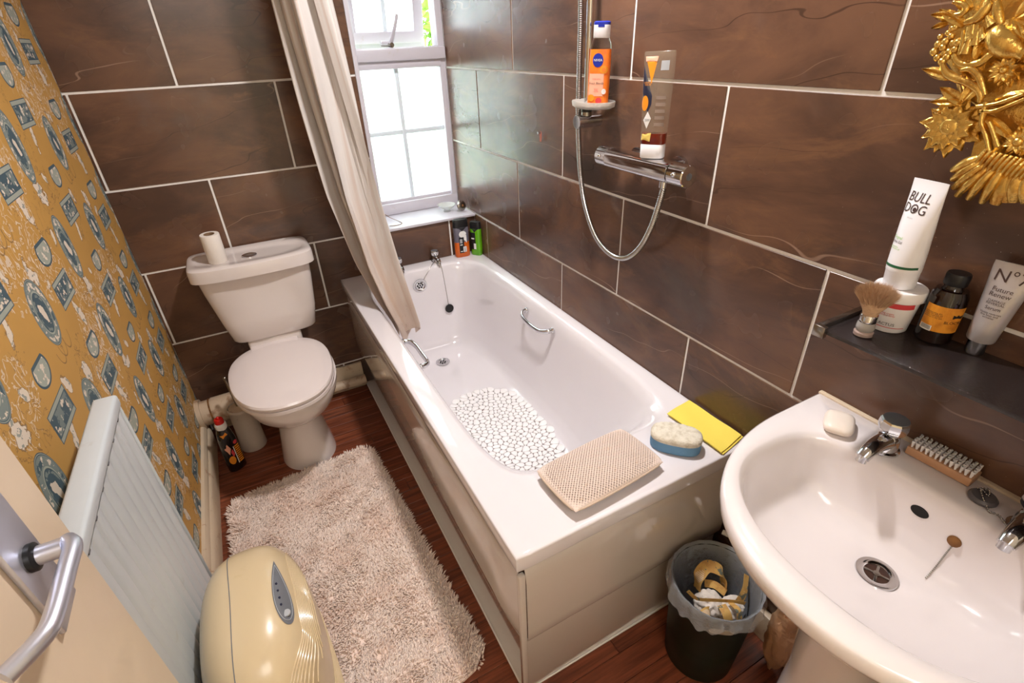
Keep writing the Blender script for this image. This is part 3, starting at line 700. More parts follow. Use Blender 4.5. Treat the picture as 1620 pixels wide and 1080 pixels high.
# bath taps
def pillar_tap(th, c, ang, s_=1, sp=(.0,.085), knobr=.020):
    M = TR(*c) @ RZ(ang) @ Matrix.Scale(s_, 4)
    # local: spout towards -y
    o = th.p('tap', G().rev([(.024,0),(.024,.004),(.0195,.006),(.0185,.022),(.016,.031),(.0115,.035),(.011,.038)], 24).tube([(0,.006,.018),(0,-.012,.023),(0,-.034,.026),(0,-.056,.022),(0,-.070,.013)], lambda t:.0175-.0062*t, 16, 5, flat=.9).tube([(0,-.066,.017),(0,-.070,.004)], .0088, 14, 1).tf(M), M_['chrome'], 50)
    k = th.p('tap_knob', G().rev([(.011,.036),(.019,.040),(.0225,.047),(.0235,.056),(.0225,.064),(.0205,.067)], 9).tf(M), M_['chrome'], 20, parent=o)
    th.p('tap_cap', G().rev([(.0195,.0665),(.0195,.0678),(.015,.0688),(.001,.069)], 24).tf(M), M_['greyp'], 40, parent=o); return o
pillar_tap(bath, (1.128,-.036,RIM), 0, .80); pillar_tap(bath, (.952,-.036,RIM), 0, .80)
bath.p('plug', G().rev([(.019,0),(.021,.004),(.021,.008),(.012,.010),(.001,.0105)], 24).tf(TR(1.142,-.113,.350) @ RX(86)), M_['black'])
bath.p('plug_chain', G().tube([(1.130,-.062,RIM+.012),(1.136,-.086,RIM-.01),(1.140,-.100,.46),(1.142,-.112,.366)], .0014, 5, 5).tube([(1.118,-.058,RIM+.014),(1.085,-.082,RIM-.004),(1.055,-.095,.535),(1.028,-.100,.50)], .0014, 5, 5), M_['dullchrome'], kind=None)

# anti-slip pebble mat in the tub
mt = T('pebble_bath_mat', 'white pebble anti-slip mat on the bottom of the bath', 'bath mat', (1.05,-.83,.165))
def tubz(x, y):
    dxx = max(0, abs(x-1.048)-.085); dy = max(0, -(y+1.0)); return .1600+dxx*dxx*1.1+dy*dy*1.6
pts = []
mcx, mcy, ma, mb = 1.047, -.835, .160, .275
cand = []
def inmat(p, k_=1.0): return abs((p[0]-mcx)/((ma-.007)*k_))**3.2+abs((p[1]-mcy)/((mb-.007)*k_))**3.2 < 1
while len(cand) < 312:                          # dart throwing with shrinking spacing
    best = None
    for _ in range(14):
        p = (mcx+rng.uniform(-ma,ma), mcy+rng.uniform(-mb,mb))
        if not inmat(p): continue
        d_ = min([(p[0]-q[0])**2+(p[1]-q[1])**2 for q in cand] or [9])
        if best is None or d_ > best[0]: best = (d_, p)
    if best: cand.append(best[1])
P = np.array(cand)
def cell(i):
    poly = [(P[i][0]+.022*math.cos(a), P[i][1]+.022*math.sin(a)) for a in [2*PI*k/16 for k in range(16)]]
    D = P-P[i]; L = (D**2).sum(1); 
    for j in np.argsort(L)[1:18]:
        m_ = (P[i]+P[j])/2; n_ = D[j]/math.sqrt(L[j]); m_ = m_-n_*.0006; out_ = []
        for k in range(len(poly)):
            a, b_ = poly[k], poly[(k+1) % len(poly)]; da_ = (a[0]-m_[0])*n_[0]+(a[1]-m_[1])*n_[1]; db_ = (b_[0]-m_[0])*n_[0]+(b_[1]-m_[1])*n_[1]
            if da_ <= 0: out_.append(a)
            if da_*db_ < 0: t = da_/(da_-db_); out_.append((a[0]+(b_[0]-a[0])*t, a[1]+(b_[1]-a[1])*t))
        poly = out_
    for _ in range(2): poly = [q for k in range(len(poly)) for q in ((poly[k][0]*.75+poly[(k+1)%len(poly)][0]*.25, poly[k][1]*.75+poly[(k+1)%len(poly)][1]*.25),(poly[k][0]*.25+poly[(k+1)%len(poly)][0]*.75, poly[k][1]*.25+poly[(k+1)%len(poly)][1]*.75))]
    n = len(poly); st_ = max(1, n//14); return poly[::st_]
g = G(); nx, ny = 20, 32
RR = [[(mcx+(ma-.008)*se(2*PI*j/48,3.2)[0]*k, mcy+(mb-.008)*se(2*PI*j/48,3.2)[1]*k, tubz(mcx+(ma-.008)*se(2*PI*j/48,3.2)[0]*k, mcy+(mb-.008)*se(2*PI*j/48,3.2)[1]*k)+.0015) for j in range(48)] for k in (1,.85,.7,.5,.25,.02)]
mt.p('mat_gap_shade', G().rings(RR, True, False, True), pm('mat_shadow_web', (120,104,100), .6), 40)  # dark sheet standing in for the shade between the pebbles
order = sorted(range(len(P)), key=lambda i: P[i][1]); rest = G()
for q, i in enumerate(order):
    cp_ = cell(i)
    if len(cp_) < 4: continue
    cx_, cy_ = sum(p[0] for p in cp_)/len(cp_), sum(p[1] for p in cp_)/len(cp_)
    R = [[(cx_+(x-cx_)*k_, cy_+(y-cy_)*k_, tubz(cx_+(x-cx_)*k_, cy_+(y-cy_)*k_)+z) for x, y in cp_] for k_, z in ((1,.0015),(1,.0034),(.93,.0043),(.4,.0047))]
    if q < 300: link('pebble', G().rings(R, True, False, True).mesh('pebble', mt.loc), M_['white'], mt.o, smooth=45)
    else: rest.rings(R, True, False, True)
if rest.v: mt.p('pebble', rest, M_['white'], 40, kind='stuff')

# bath pillow: knotted mesh cushion
pw = bpy.data.objects.new('bath_pillow', None); C.objects.link(pw); pw.empty_display_size = .02
tag(pw, 'cream knotted-mesh bath pillow lying on the near rim of the bath', 'pillow')
pw.location = (.972,-1.521,RIM+.0015); pw.rotation_euler = (0,0,math.radians(4))
def pillow(side):
    NX, NY = 33*5, 19*5; a, b_ = .134, .076
    U = np.linspace(-1,1,NX+1); V = np.linspace(-1,1,NY+1); vv = []; dep = []
    for v in V:
        for u in U:
            k1 = 1-.03*v*v; k2 = 1-.05*u*u
            x = a*u*k1; y = b_*v*k2
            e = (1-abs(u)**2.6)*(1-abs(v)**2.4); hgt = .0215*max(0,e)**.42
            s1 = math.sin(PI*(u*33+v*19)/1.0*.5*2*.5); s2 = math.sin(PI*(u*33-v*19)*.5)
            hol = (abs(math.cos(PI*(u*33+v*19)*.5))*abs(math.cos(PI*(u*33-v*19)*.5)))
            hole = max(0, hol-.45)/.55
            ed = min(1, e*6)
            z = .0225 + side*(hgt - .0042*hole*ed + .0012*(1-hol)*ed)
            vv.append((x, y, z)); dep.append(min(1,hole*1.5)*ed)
    ff = [(j*(NX+1)+i, j*(NX+1)+i+1, (j+1)*(NX+1)+i+1, (j+1)*(NX+1)+i) for j in range(NY) for i in range(NX)]
    if side < 0: ff = [f[::-1] for f in ff]
    me = bpy.data.meshes.new('pillow_cover'); me.from_pydata(vv, [], ff); me.update()
    at_ = me.attributes.new('depth','FLOAT','POINT'); at_.data.foreach_set('value', dep); return me
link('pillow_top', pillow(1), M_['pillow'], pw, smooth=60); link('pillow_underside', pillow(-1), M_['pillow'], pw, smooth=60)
seam = []
for i in range(81):
    c, s_ = se(2*PI*i/80, 14); seam.append((.1345*c*(1-.03*s_*s_), .0765*s_*(1-.05*c*c), .0225))
link('seam_piping', G().tube(seam, .0024, 6, 1).mesh('seam_piping'), pm('seam_cream', (214,192,172), .8), pw, smooth=60)

# massage sponge
spg = T('massage_sponge', 'oval blue sponge with cream loofah top on the near rim of the bath', 'sponge', (1.190,-1.538,RIM+.001), RZ(-48))
g = G().rings([ring(0,0,a,b_,2.7,z,56) for a, b_, z in ((.058,.034,0),(.060,.036,.002),(.061,.037,.012),(.060,.036,.024),(.061,.037,.030))], True, True, True)
spg.p('foam_base', g, M_['blue'], 40)
g = G(); n = 56; RR = []
for k_, z in ((1,.030),(1.01,.036),(.97,.042),(.88,.0455),(.7,.0465),(.5,.047),(.3,.047),(.1,.047)):
    r = ring(0,0,.061*k_,.037*k_,2.7,z,n)
    r = [(x,y,z_+(.0013*math.sin(x*420+y*300)*math.sin(y*520-x*200) if z > .041 else 0)) for x,y,z_ in r]; RR.append(r)
spg.p('loofah_pad', g.rings(RR, True, True, True), M_['loofah'], 60)

# folded yellow cloth
cl2 = T('cleaning_cloth', 'folded bright yellow cleaning cloth on the bath corner beside the tiles', 'cloth', (1.31,-1.525,RIM))
q = [(1.255,-1.440),(1.350,-1.425),(1.352,-1.600),(1.262,-1.618)]
def sheet(q, z, n=12, wav=.0015, drop=None):
    R = []
    for i in range(n+1):
        u = i/n; r = []
        for j in range(n+1):
            v = j/n; x = (q[0][0]*(1-u)+q[1][0]*u)*(1-v)+(q[3][0]*(1-u)+q[2][0]*u)*v; y = (q[0][1]*(1-u)+q[1][1]*u)*(1-v)+(q[3][1]*(1-u)+q[2][1]*u)*v
            r.append((x,y,z+wav*math.sin(u*5+v*3)+wav*.5*math.sin(v*9)))
        R.append(r)
    return R
def slab(q, z, th, n=12, wav=.0015):
    Rt, Rb = sheet(q, z+th, n, wav), sheet(q, z, n, wav); g = G().rings(Rt, False); g.rings([list(reversed(r)) for r in Rb], False)
    edge_t = [Rt[0][j] for j in range(n+1)]+[Rt[i][n] for i in range(1,n+1)]+[Rt[n][j] for j in range(n-1,-1,-1)]+[Rt[i][0] for i in range(n-1,0,-1)]
    edge_b = [Rb[0][j] for j in range(n+1)]+[Rb[i][n] for i in range(1,n+1)]+[Rb[n][j] for j in range(n-1,-1,-1)]+[Rb[i][0] for i in range(n-1,0,-1)]
    return g.rings([edge_t, edge_b], True)
cl2.p('lower_fold', slab([(x+.003,y-.004) for x,y in q], RIM+.0025, .0018), M_['yellow'], 40)
cl2.p('upper_fold', slab(q, RIM+.0065, .0018, wav=.0018), M_['yellow'], 40)

# shower-gel bottles in the bath corner
def corner_bottle(name, label, loc, rz, Hh, a, b_, liq, liqm, upper, grp=None):
    t = T(name, label, 'bottle', loc, RZ(rz), group='shower gel bottles'); f = Form([(0,a*.9,b_*.85),(.004,a,b_),(Hh*.25,a*1.0,b_),(Hh*.55,a*.97,b_*.97),(Hh*.80,a*1.0,b_*.95),(Hh*.82,a*.98,b_*.9)], 3)
    t.p('gel', f.g(None, liq), liqm); t.p('bottle_body', f.g(liq, Hh*.82), upper)
    f2 = Form([(Hh*.80,a*1.01,b_*.97),(Hh*.98,a*.96,b_*.9),(Hh,a*.9,b_*.8)], 3)
    t.p('cap', f2.g(), M_['blackcap'])
    t.p('cap_tongue', f.blob([(-a*.9,Hh*.81),(0,Hh*.70),(a*.9,Hh*.81)], .0008), M_['blackcap'], None)
    return t, f
t, f = corner_bottle('shower_gel_bottle', 'shower gel bottle with orange gel and dark cap in the bath corner under the sill', (1.266,-.042,RIM), -4, .180, .036, .019, .074, M_['orangegel'], M_['greyclear'])
t.p('label', f.patch(-.018,.006,.022,.098), M_['blackink'], None); t.p('label_patch', f.blob(ell(.002,.112,.018,.016)+[(.02,.07),(-.016,.07)], .0003), M_['whiteink'], None)
lb = t.p('barcode', f.patch(.000,.016,.026,.052,.0009), M_['whiteink'], None)
t.p('label_print', f.patch(-.014,-.002,.070,.090,.0009,4,4), M_['lgrey'], None); t.p('label_print', f.patch(-.014,-.002,.060,.064,.0009,4,2), M_['whiteink'], None)
t.p('label_print', f.patch(-.014,-.003,.028,.032,.0009,4,2), M_['whiteink'], None)
for i in range(6): t.p('barcode_line', f.patch(.003,.0135,.029+i*.0036,.0305+i*.0036,.0012,3,1), M_['greyp'], None, lb)
t, f = corner_bottle('shower_gel_bottle', 'bright green shower gel bottle with black cap against the tiled corner', (1.334,-.062,RIM), -52, .162, .027, .017, .118, M_['greengel'], M_['greengel'])
t.p('label', f.patch(-.022,.004,.030,.112), M_['blackink'], None); t.p('barcode', f.patch(-.006,.006,.032,.060,.0009), M_['whiteink'], None); t.p('label_print', f.patch(-.018,-.002,.080,.086,.0009,4,2), M_['whiteink'], None)

# ================================================================== CURTAIN
cu = T('shower_curtain', 'long cream shower curtain with brown stains gathered in folds beside the window', 'curtain', (.72,-.25,.44))
def cpt(z):                                   # centre x,y, half width x, length y
    P = [(.42,.852,-.385,.038,.13),(.50,.842,-.375,.050,.16),(.60,.818,-.35,.064,.19),(.75,.790,-.31,.078,.21),(1.0,.762,-.27,.088,.23),(1.3,.745,-.25,.088,.24),(1.6,.728,-.24,.084,.26),(2.06,.718,-.24,.078,.30)]
    for p, q in zip(P, P[1:]):
        if z <= q[0]:
            t = (z-p[0])/(q[0]-p[0]); t = t*t*(3-2*t) if False else t; return [p[i]+(q[i]-p[i])*t for i in range(1,5)]
    return P[-1][1:]
NS, NZ, NP = 240, 70, 5.5
V, Fc, UV = [], [], []
for i in range(NZ+1):
    for j in range(NS+1):
        s_ = j/NS; zb = .425+.028*(1+math.sin(2*PI*NP*s_))+.02*s_; z = zb+(2.06-zb)*i/NZ
        x, y, hw, L = cpt(z); ph = 2*PI*NP*s_
        w_ = math.sin(ph+.5*math.sin(z*1.7)); am = hw*(.62+.38*math.sin(s_*7.3+1)+.0*z)
        env = .72+.28*math.cos(s_*11+z*.8)
        xx = x+hw*env*w_*(abs(w_)**-.25 if abs(w_) > .01 else 1)+.008*math.sin(s_*40+z*3)
        yy = y+(s_-.5)*L+.022*math.cos(ph*2+z)*hw/.08
        V.append((xx-.72, yy+.25, z-.44)); UV.append((s_*6, (z-.43)/1.6))
for i in range(NZ):
    for j in range(NS): a = i*(NS+1)+j; Fc.append((a,a+1,a+NS+2,a+NS+1))
me = bpy.data.meshes.new('curtain_cloth'); me.from_pydata(V, [], Fc); uvl = me.uv_layers.new(name='UVMap')
li = np.zeros(len(me.loops), dtype=np.int32); me.loops.foreach_get('vertex_index', li); uvl.data.foreach_set('uv', np.array(UV, dtype=np.float32)[li].ravel())
link('curtain_cloth', me, M_['curtain'], cu.o, smooth=80)
for j in range(6):
    y_ = -.38+j*.055; cu.p('curtain_ring', G().tube([(.72+.022*math.cos(a), y_, 2.085+.026*math.sin(a)) for a in [2*PI*i/16 for i in range(17)]], .003, 6, 1), M_['white'])
cr = T('curtain_rail', 'white curtain rail above the long edge of the bath', 'rail', (.72,0,2.09))
cr.p('rail', G().tube([(.72,-.001,2.10),(.72,YF+.001,2.10)], .0125, 16, 1), M_['white'])
for yy in (-.006,YF+.006): cr.p('rail_flange', G().tube([(.72,yy-.004,2.10),(.72,yy+.004,2.10)], .03, 20, 1), M_['white'])

# ================================================================== TOILET
to = T('toilet', 'white close-coupled toilet with its lid down against the tiled wall', 'toilet', (.37,-.10,0))
tx = .372
def tr(cx, cy, a, b, n, z, K=72): return ring(cx, cy, a, b, n, z, K)
g = G().rings([tr(.383,-.118,.150,.075,5,.470),tr(.383,-.118,.157,.082,5,.478),tr(.382,-.119,.172,.088,6,.56),tr(.377,-.121,.190,.096,6,.69),tr(.375,-.122,.196,.100,6,.752)], True, True, True)
ci = to.p('cistern', g, M_['toilet'], 40)
# lid with a sloping bow front and a shallow oval recess
def lidring(k, z, dz=0):
    r = []
    for j in range(96):
        c, s_ = se(2*PI*j/96, 7); y_ = -.118+.110*s_*k[1]
        if s_ < 0: y_ -= .018*(1-c*c)*k[1]
        r.append((.375+.215*c*k[0], y_, z))
    return r
g = G().rings([lidring((.93,.90),.745),lidring((1,1),.748),lidring((1.0,1.0),.782),lidring((.99,.985),.792),lidring((.965,.94),.7965),
   tr(.375,-.132,.186,.074,2.6,.7965,96),tr(.375,-.132,.180,.069,2.6,.7925,96),tr(.375,-.132,.15,.04,2.4,.7915,96),tr(.375,-.132,.02,.01,2,.7915,96)], True, True, True)
to.p('cistern_lid', g, M_['toilet'], 40)
to.p('flush_button', G().rev([(.0265,.7905),(.0265,.7955),(.022,.797),(.001,.7965)], 28, (.372,-.142,0)), M_['chrome'])
# pan: bowl and foot
def egg(cx, cy, a, bf, bb, z, n=2.2, K=72):
    r = []
    for j in range(K):
        c, s_ = se(2*PI*j/K, n); r.append((cx+a*c, cy+(bb if s_ > 0 else bf)*s_, z))
    return r
by = -.37
g = G().rings([egg(tx,-.355,.106,.127,.22,.0),egg(tx,-.355,.105,.125,.22,.010),egg(tx,-.355,.098,.120,.22,.05),egg(tx,-.35,.086,.112,.22,.14),egg(tx,-.35,.079,.108,.22,.215),egg(tx,-.35,.083,.118,.22,.232),
   egg(tx,-.36,.108,.158,.22,.250),egg(tx,-.365,.134,.200,.22,.278),egg(tx,-.37,.156,.238,.22,.318),egg(tx,-.375,.171,.262,.22,.358),egg(tx,-.375,.178,.272,.23,.385),egg(tx,-.375,.178,.272,.23,.398),egg(tx,-.375,.168,.262,.22,.404)], True, True, True)
to.p('pan', g, M_['toilet'], 50)
to.p('cistern_shelf', G().box((tx-.10,-.19,.36),(tx+.10,-.03,.468),.012,3), M_['toilet'])
def lid(z, s_=1.0, n=2.35): return egg(tx-.008,-.385,.178*s_,.272*s_,.205*s_,z,n)
g = G().rings([lid(.405,.95),lid(.406,1),lid(.418,1.0),lid(.421,.97)], True, True, True); to.p('seat', g, M_['toiletlid'], 40)
g = G().rings([lid(.4225,.975),lid(.424,1.0),lid(.434,1.008),lid(.441,.99),lid(.445,.93),lid(.4465,.8),lid(.4475,.5),lid(.448,.02)], True, True, True); to.p('lid', g, M_['toiletlid'], 40)
to.p('hinge_plate', G().box((tx-.098,-.245,.405),(tx+.082,-.172,.446),.006,3), M_['toiletlid'])
for s_ in (-1,1): to.p('floor_screw', G().rev([(.010,0),(.009,.010),(.004,.012)],14,(tx+s_*.088,-.34,.045)), M_['toiletlid'])

tp = T('toilet_roll', 'nearly finished white toilet roll standing on the cistern lid', 'toilet roll', (.268,-.142,.7925), RZ(0)@RX(2))
tp.p('paper', G().rings([ring(0,0,.018,.018,2,0,40),ring(0,0,.031,.031,2,.0,40),ring(0,0,.032,.032,2,.002,40),ring(0,0,.032,.032,2,.102,40),ring(0,0,.031,.031,2,.104,40),ring(0,0,.018,.018,2,.104,40)], True), M_['tproll'], 40)
tp.p('cardboard_core', G().rings([ring(0,0,.0182,.0182,2,.1045,40),ring(0,0,.0165,.0165,2,.1045,40),ring(0,0,.0165,.0165,2,.001,40)], True).tf(Matrix.Identity(4)), M_['cardb'], 40)

pipe = T('soil_pipe', 'thick stained waste pipe between the wallpapered wall and the toilet brush', 'pipe', (0,-.085,.14))
pipe.p('pipe', G().tube([(.001,-.085,.145),(.26,-.085,.152)], .053, 28, 1), M_['pipe'])
pipe.p('pipe_joint', G().tube([(.050,-.085,.1465),(.056,-.085,.1467)], .0550, 28, 1), M_['rust'])
pipe.p('pipe_sleeve', G().tube([(.060,-.085,.1468),(.17,-.085,.149)], .0565, 28, 1), M_['pipe'])
pipe.p('wall_collar', G().tube([(.001,-.085,.145),(.018,-.085,.1455)], .064, 24, 1), M_['pipe'])

tb = T('toilet_brush', 'old white toilet brush in tall holder behind the cleaner bottle', 'toilet brush', (.168,-.205,0))
c = (.168,-.205,0)
tb.p('holder', G().rev([(.050,0),(.052,.004),(.049,.05),(.0475,.12),(.0475,.195),(.050,.198),(.049,.206),(.046,.208),(.044,.198),(.043,.02)], 36, c, cap1=False), pm('grubby_white_plastic', (196,182,168), .35, var=.05, blot=((150,120,96), 22, .6, .5)))
tb.p('rim_lid', G().rev([(.044,.203),(.030,.206),(.014,.210),(.012,.212)], 30, c), M_['pipe'])
tb.p('handle', G().tube([(.168,-.205,.05),(.160,-.205,.25),(.155,-.203,.345)], .0058, 12, 4).ball((.155,-.203,.348), .0085, 12), M_['dullchrome'])
tb.p('brush_head', G().rev([(.02,.02),(.034,.03),(.034,.09),(.012,.10)], 20, c), M_['white'])

du = T('toilet_cleaner_bottle', 'black toilet cleaner bottle with red cap and orange label on the wooden floor', 'bottle', (.098,-.318,0), RZ(30)@RX(0))
f = Form([(0,.030,.020),(.004,.034,.023),(.09,.034,.023),(.15,.031,.022),(.185,.026,.020),(.205,.020,.018)], 2.6)
du.p('bottle_body', f.g(), M_['bottleblack'])
du.p('neck', G().rev([(.019,.203),(.0205,.208),(.021,.224),(.018,.230)], 28), M_['whiteink'])
du.p('cap', G().rev([(.0165,.229),(.0165,.246),(.014,.250),(.006,.251),(.006,.256),(.004,.258)], 28), M_['red'])
du.p('label', f.blob([(-.024,.185),(-.004,.192),(.002,.180),(-.018,.170)], .0006), M_['orange2'], None)
du.p('label', f.blob(ell(-.016,.060,.012,.020), .0006), M_['orange2'], None)
du.p('label', f.blob([(-.028,.12),(-.016,.140),(-.008,.115),(-.018,.088)], .0006), M_['pinkink'], None)
du.p('label', f.blob([(-.012,.096),(-.004,.11),(.0,.084),(-.008,.07)], .0006), M_['redink'], None)
for i in range(9): du.p('label_stripe', f.patch(.006,.026,.036+i*.0095,.042+i*.0095,.0006,6,2), M_['orange2'], None)
du.p('label_edge', f.patch(.001,.004,.034,.118,.0006,3,10), M_['whiteink'], None)
du.p('label', f.blob(ell(.017,.132,.009,.009), .0006), M_['redink'], None)

# ================================================================== RUG
rg = T('bath_rug', 'beige shaggy bath rug on the wooden floor between radiator and bath', 'rug', (.35,-1.0,0))
corners = [(.052,-.525),(.600,-.475),(.662,-1.500),(.075,-1.560)]
def rugp(u, v):
    a, b_, c, d = corners; x = (a[0]*(1-u)+b_[0]*u)*(1-v)+(d[0]*(1-u)+c[0]*u)*v; y = (a[1]*(1-u)+b_[1]*u)*(1-v)+(d[1]*(1-u)+c[1]*u)*v; return x, y
def inr(u, v): return (abs(2*u-1)**14+abs(2*v-1)**18) < 1
g = G(); Rr = []
for k_, z in ((1,.001),(1,.010),(.97,.013),(.5,.013),(.02,.013)):
    Rr.append([(*rugp(.5+.5*se(2*PI*j/80,12)[0]*k_,.5+.5*se(2*PI*j/80,12)[1]*k_), z) for j in range(80)])
rg.p('backing', g.rings(Rr, True, False, True), M_['rug'], 40)
NT = 30000
U = rng.uniform(.005,.995,NT); Vv = rng.uniform(.003,.997,NT)
keep = (np.abs(2*U-1)**14+np.abs(2*Vv-1)**18) < 1; U = U[keep]; Vv = Vv[keep]
ca = np.array(corners); X = ((ca[0]*(1-U[:,None])+ca[1]*U[:,None])*(1-Vv[:,None])+(ca[3]*(1-U[:,None])+ca[2]*U[:,None])*Vv[:,None])
n = len(U)
def vn(x, y, s_, seed):                          # cheap smooth field for the lie of the pile
    r = np.random.RandomState(seed); o = np.zeros(len(x))
    for _ in range(6): k_ = r.normal(size=2)*s_; o += np.sin(x*k_[0]+y*k_[1]+r.uniform(0,6))
    return o/2.4
ang = vn(X[:,0],X[:,1],14,1)*1.6+vn(X[:,0],X[:,1],45,2)*1.2+rng.normal(0,.7,n)
lean = .62+.25*vn(X[:,0],X[:,1],20,3)+rng.normal(0,.2,n)
eu, ev = (2*U-1), (2*Vv-1)
push = np.clip((np.abs(eu)-.93)/.07,0,1)*np.sign(eu); pushv = np.clip((np.abs(ev)-.95)/.05,0,1)*np.sign(ev)
dirx = np.cos(ang)*lean+push*1.1; diry = np.sin(ang)*lean-pushv*1.1
ln = rng.uniform(.016,.026,n); nrm = np.sqrt(dirx**2+diry**2+.8); 
tx_, ty_, tz_ = dirx/nrm*ln, diry/nrm*ln, .9/nrm*ln
wd_ = rng.uniform(.0019,.0029,n)
pa = ang+rng.normal(0,1,n); ax, ay = np.cos(pa), np.sin(pa)
base = np.stack([X[:,0],X[:,1],np.full(n,.010)],1); VV = np.zeros((n,7,3))
tri = [(1,0),(-.5,.866),(-.5,-.866)]
for s_, (f1, w1, dz) in enumerate(((0,1,0),(.55,1.05,.003))):
    cen = base+np.stack([tx_*f1,ty_*f1,tz_*f1+dz],1)
    for j, (p, q) in enumerate(tri):
        VV[:,s_*3+j] = cen+np.stack([(ax*p-ay*q)*wd_*w1,(ay*p+ax*q)*wd_*w1,np.zeros(n)],1)
VV[:,6] = base+np.stack([tx_,ty_,tz_*.95],1)
fq = [(0,1,4,3),(1,2,5,4),(2,0,3,5)]; ft = [(3,4,6),(4,5,6),(5,3,6)]
idx = np.arange(n)[:,None]*7
me = bpy.data.meshes.new('pile'); nv = n*7
lq = np.concatenate([(idx+np.array(q)[None]) for q in fq],1); lt = np.concatenate([(idx+np.array(q)[None]) for q in ft],1)
loops = np.concatenate([lq,lt],1).ravel(); sizes = np.tile([4,4,4,3,3,3], n)
me.vertices.add(nv); me.vertices.foreach_set('co', (VV-np.array([.35,-1.0,0])).ravel().astype(np.float32))
me.loops.add(len(loops)); me.loops.foreach_set('vertex_index', loops.astype(np.int32))
me.polygons.add(len(sizes)); st = np.concatenate([[0],np.cumsum(sizes)[:-1]]); me.polygons.foreach_set('loop_start', st.astype(np.int32)); me.polygons.foreach_set('loop_total', sizes.astype(np.int32))
me.update(calc_edges=True); me.validate(); me.polygons.foreach_set('use_smooth',[True]*len(me.polygons))
tag(link('pile', me, M_['rug'], rg.o), kind='stuff')

# ================================================================== DEHUMIDIFIER
dh = T('dehumidifier', 'rounded yellowed plastic dehumidifier with grey teardrop control panel standing on the rug', 'dehumidifier', (.2035,-1.435,.026))
dcx, dcy, da, db = .2035, -1.435, .106, .195
ZB, ZH, PE = .365, .200, 2.9
prof = [(.034,.90),(.045,.93),(.16,.975),(.28,.995),(.365,1.0)]+[(ZB+ZH*(1-e**PE)**(1/PE), e) for e in (.995,.985,.97,.95,.92,.88,.83,.77,.70,.62,.53,.43,.32,.2,.08,.005)]
def dsurf(k, z, off=0, K=96): return ring(dcx,dcy,(da+off)*k,(db+off)*k,2.6,z,K)
def dz_at(x, y):                               # height of the top at a plan point
    e = min(1,(abs((x-dcx)/da)**2.6+abs((y-dcy)/db)**2.6)**(1/2.6)); return ZB+ZH*(1-e**PE)**(1/PE)
dh.p('body', G().rings([dsurf(k_, z) for z, k_ in prof], True, True, True), M_['beige'], 60)
dh.p('foot', G().box((dcx-.09,dcy-.14,.026),(dcx+.09,dcy+.14,.040),.006), M_['beige2'])
# seam between rear and front shell
seam = []
def topk(z):
    for (z1,k1),(z2,k2) in zip(prof, prof[1:]):
        if z1 <= z <= z2: return k1+(k2-k1)*(z-z1)/(z2-z1)
    return .02
xs_ = -.034
for i in range(25): seam_z = .05+(.42-.05)*i/24; k_ = topk(seam_z); yy = dcy+db*k_*max(0,1-abs(xs_/(da*k_))**2.6)**(1/2.6); seam.append((dcx+xs_, yy+.0002, seam_z))
for i in range(1,60):
    y_ = seam[24][1]+(2*dcy-2*seam[24][1]+0)*i/60; seam.append((dcx+xs_+.012*math.sin(PI*i/60), y_, dz_at(dcx+xs_+.012*math.sin(PI*i/60), y_)+.0003))
for i in range(24,-1,-1): p = seam[i]; seam.append((p[0], 2*dcy-p[1], p[2]))
dh.p('shell_seam', G().tube(seam, .0009, 5, 1), M_['greyp'])
# ridges following the +x shoulder
for q_ in range(11):
    lev = q_/10; hits = []
    for i in range(70):
        t = i/69; yc = -.99+1.7*t; cx_ = .79+.19*lev-.55*(max(0,(.34-t)/.34))**1.5*(1-.55*lev)
        xx = dcx+da*cx_*(1-.10*max(0,t-.6)/.4); y_ = dcy+db*yc
        e = (abs((xx-dcx)/da)**2.6+abs((y_-dcy)/db)**2.6)**(1/2.6)
        if e < .992: hits.append((xx, y_, dz_at(xx, y_)+.0002))
    if len(hits) > 4: dh.p('front_ridge', G().tube(hits, .0017, 8, 1), M_['beige'])
for q_ in range(14):                            # ridges down the front
    z = .07+q_*.018; r = dsurf(topk(z), z, .0004); r = [p for p in r if p[0] > dcx+.055]; r = sorted(r, key=lambda p: p[1])
    dh.p('front_ridge', G().tube(r, .0017, 6, 1), M_['beige'])
# teardrop panel on the top right
def dproj(x, y, off=.0012): return (x, y, dz_at(x, y)+off)
tear = []
p0, p1 = Vector((.2620,-1.365)), Vector((.2700,-1.515))
ax_ = (p1-p0); L_ = ax_.length; ax_.normalize(); pe = Vector((-ax_.y, ax_.x))
for i in range(40):
    t = 2*PI*i/40; s_ = (1-math.cos(t))/2; w_ = .0185*math.sin(t)*(math.sin(t/2)**1.1); q_ = p0+ax_*(L_*s_)+pe*w_; tear.append(q_)
def tearg(k_, off):
    cen = p0+ax_*L_*.66; g = G(); return g.rings([[dproj(*(cen+(q_-cen)*k_*m_), off) for q_ in tear] for m_ in (1,.75,.5,.25,.02)], True, False, True)
cp = dh.p('control_panel', tearg(1.0,.0012), M_['greyp'], None)
cen = p0+ax_*L_*.66
dh.p('panel_outline', G().tube([dproj(*(cen+(q_-cen)*.86), .0022) for q_ in tear+tear[:1]], .0006, 5, 1), M_['lgrey'], parent=cp)
for s_ in (.42,.53,.64,.74): q_ = p0+ax_*L_*s_-pe*.004; dh.p('indicator', G().rev([(.0024,0),(.0022,.0014)],12,dproj(q_.x,q_.y,.001)), M_['navy'], parent=cp)
q_ = p0+ax_*L_*.86; dh.p('power_button', G().rev([(.0075,0),(.0072,.0028),(.004,.0034)],20,dproj(q_.x+.001,q_.y,.001)), M_['lgrey'], parent=cp)
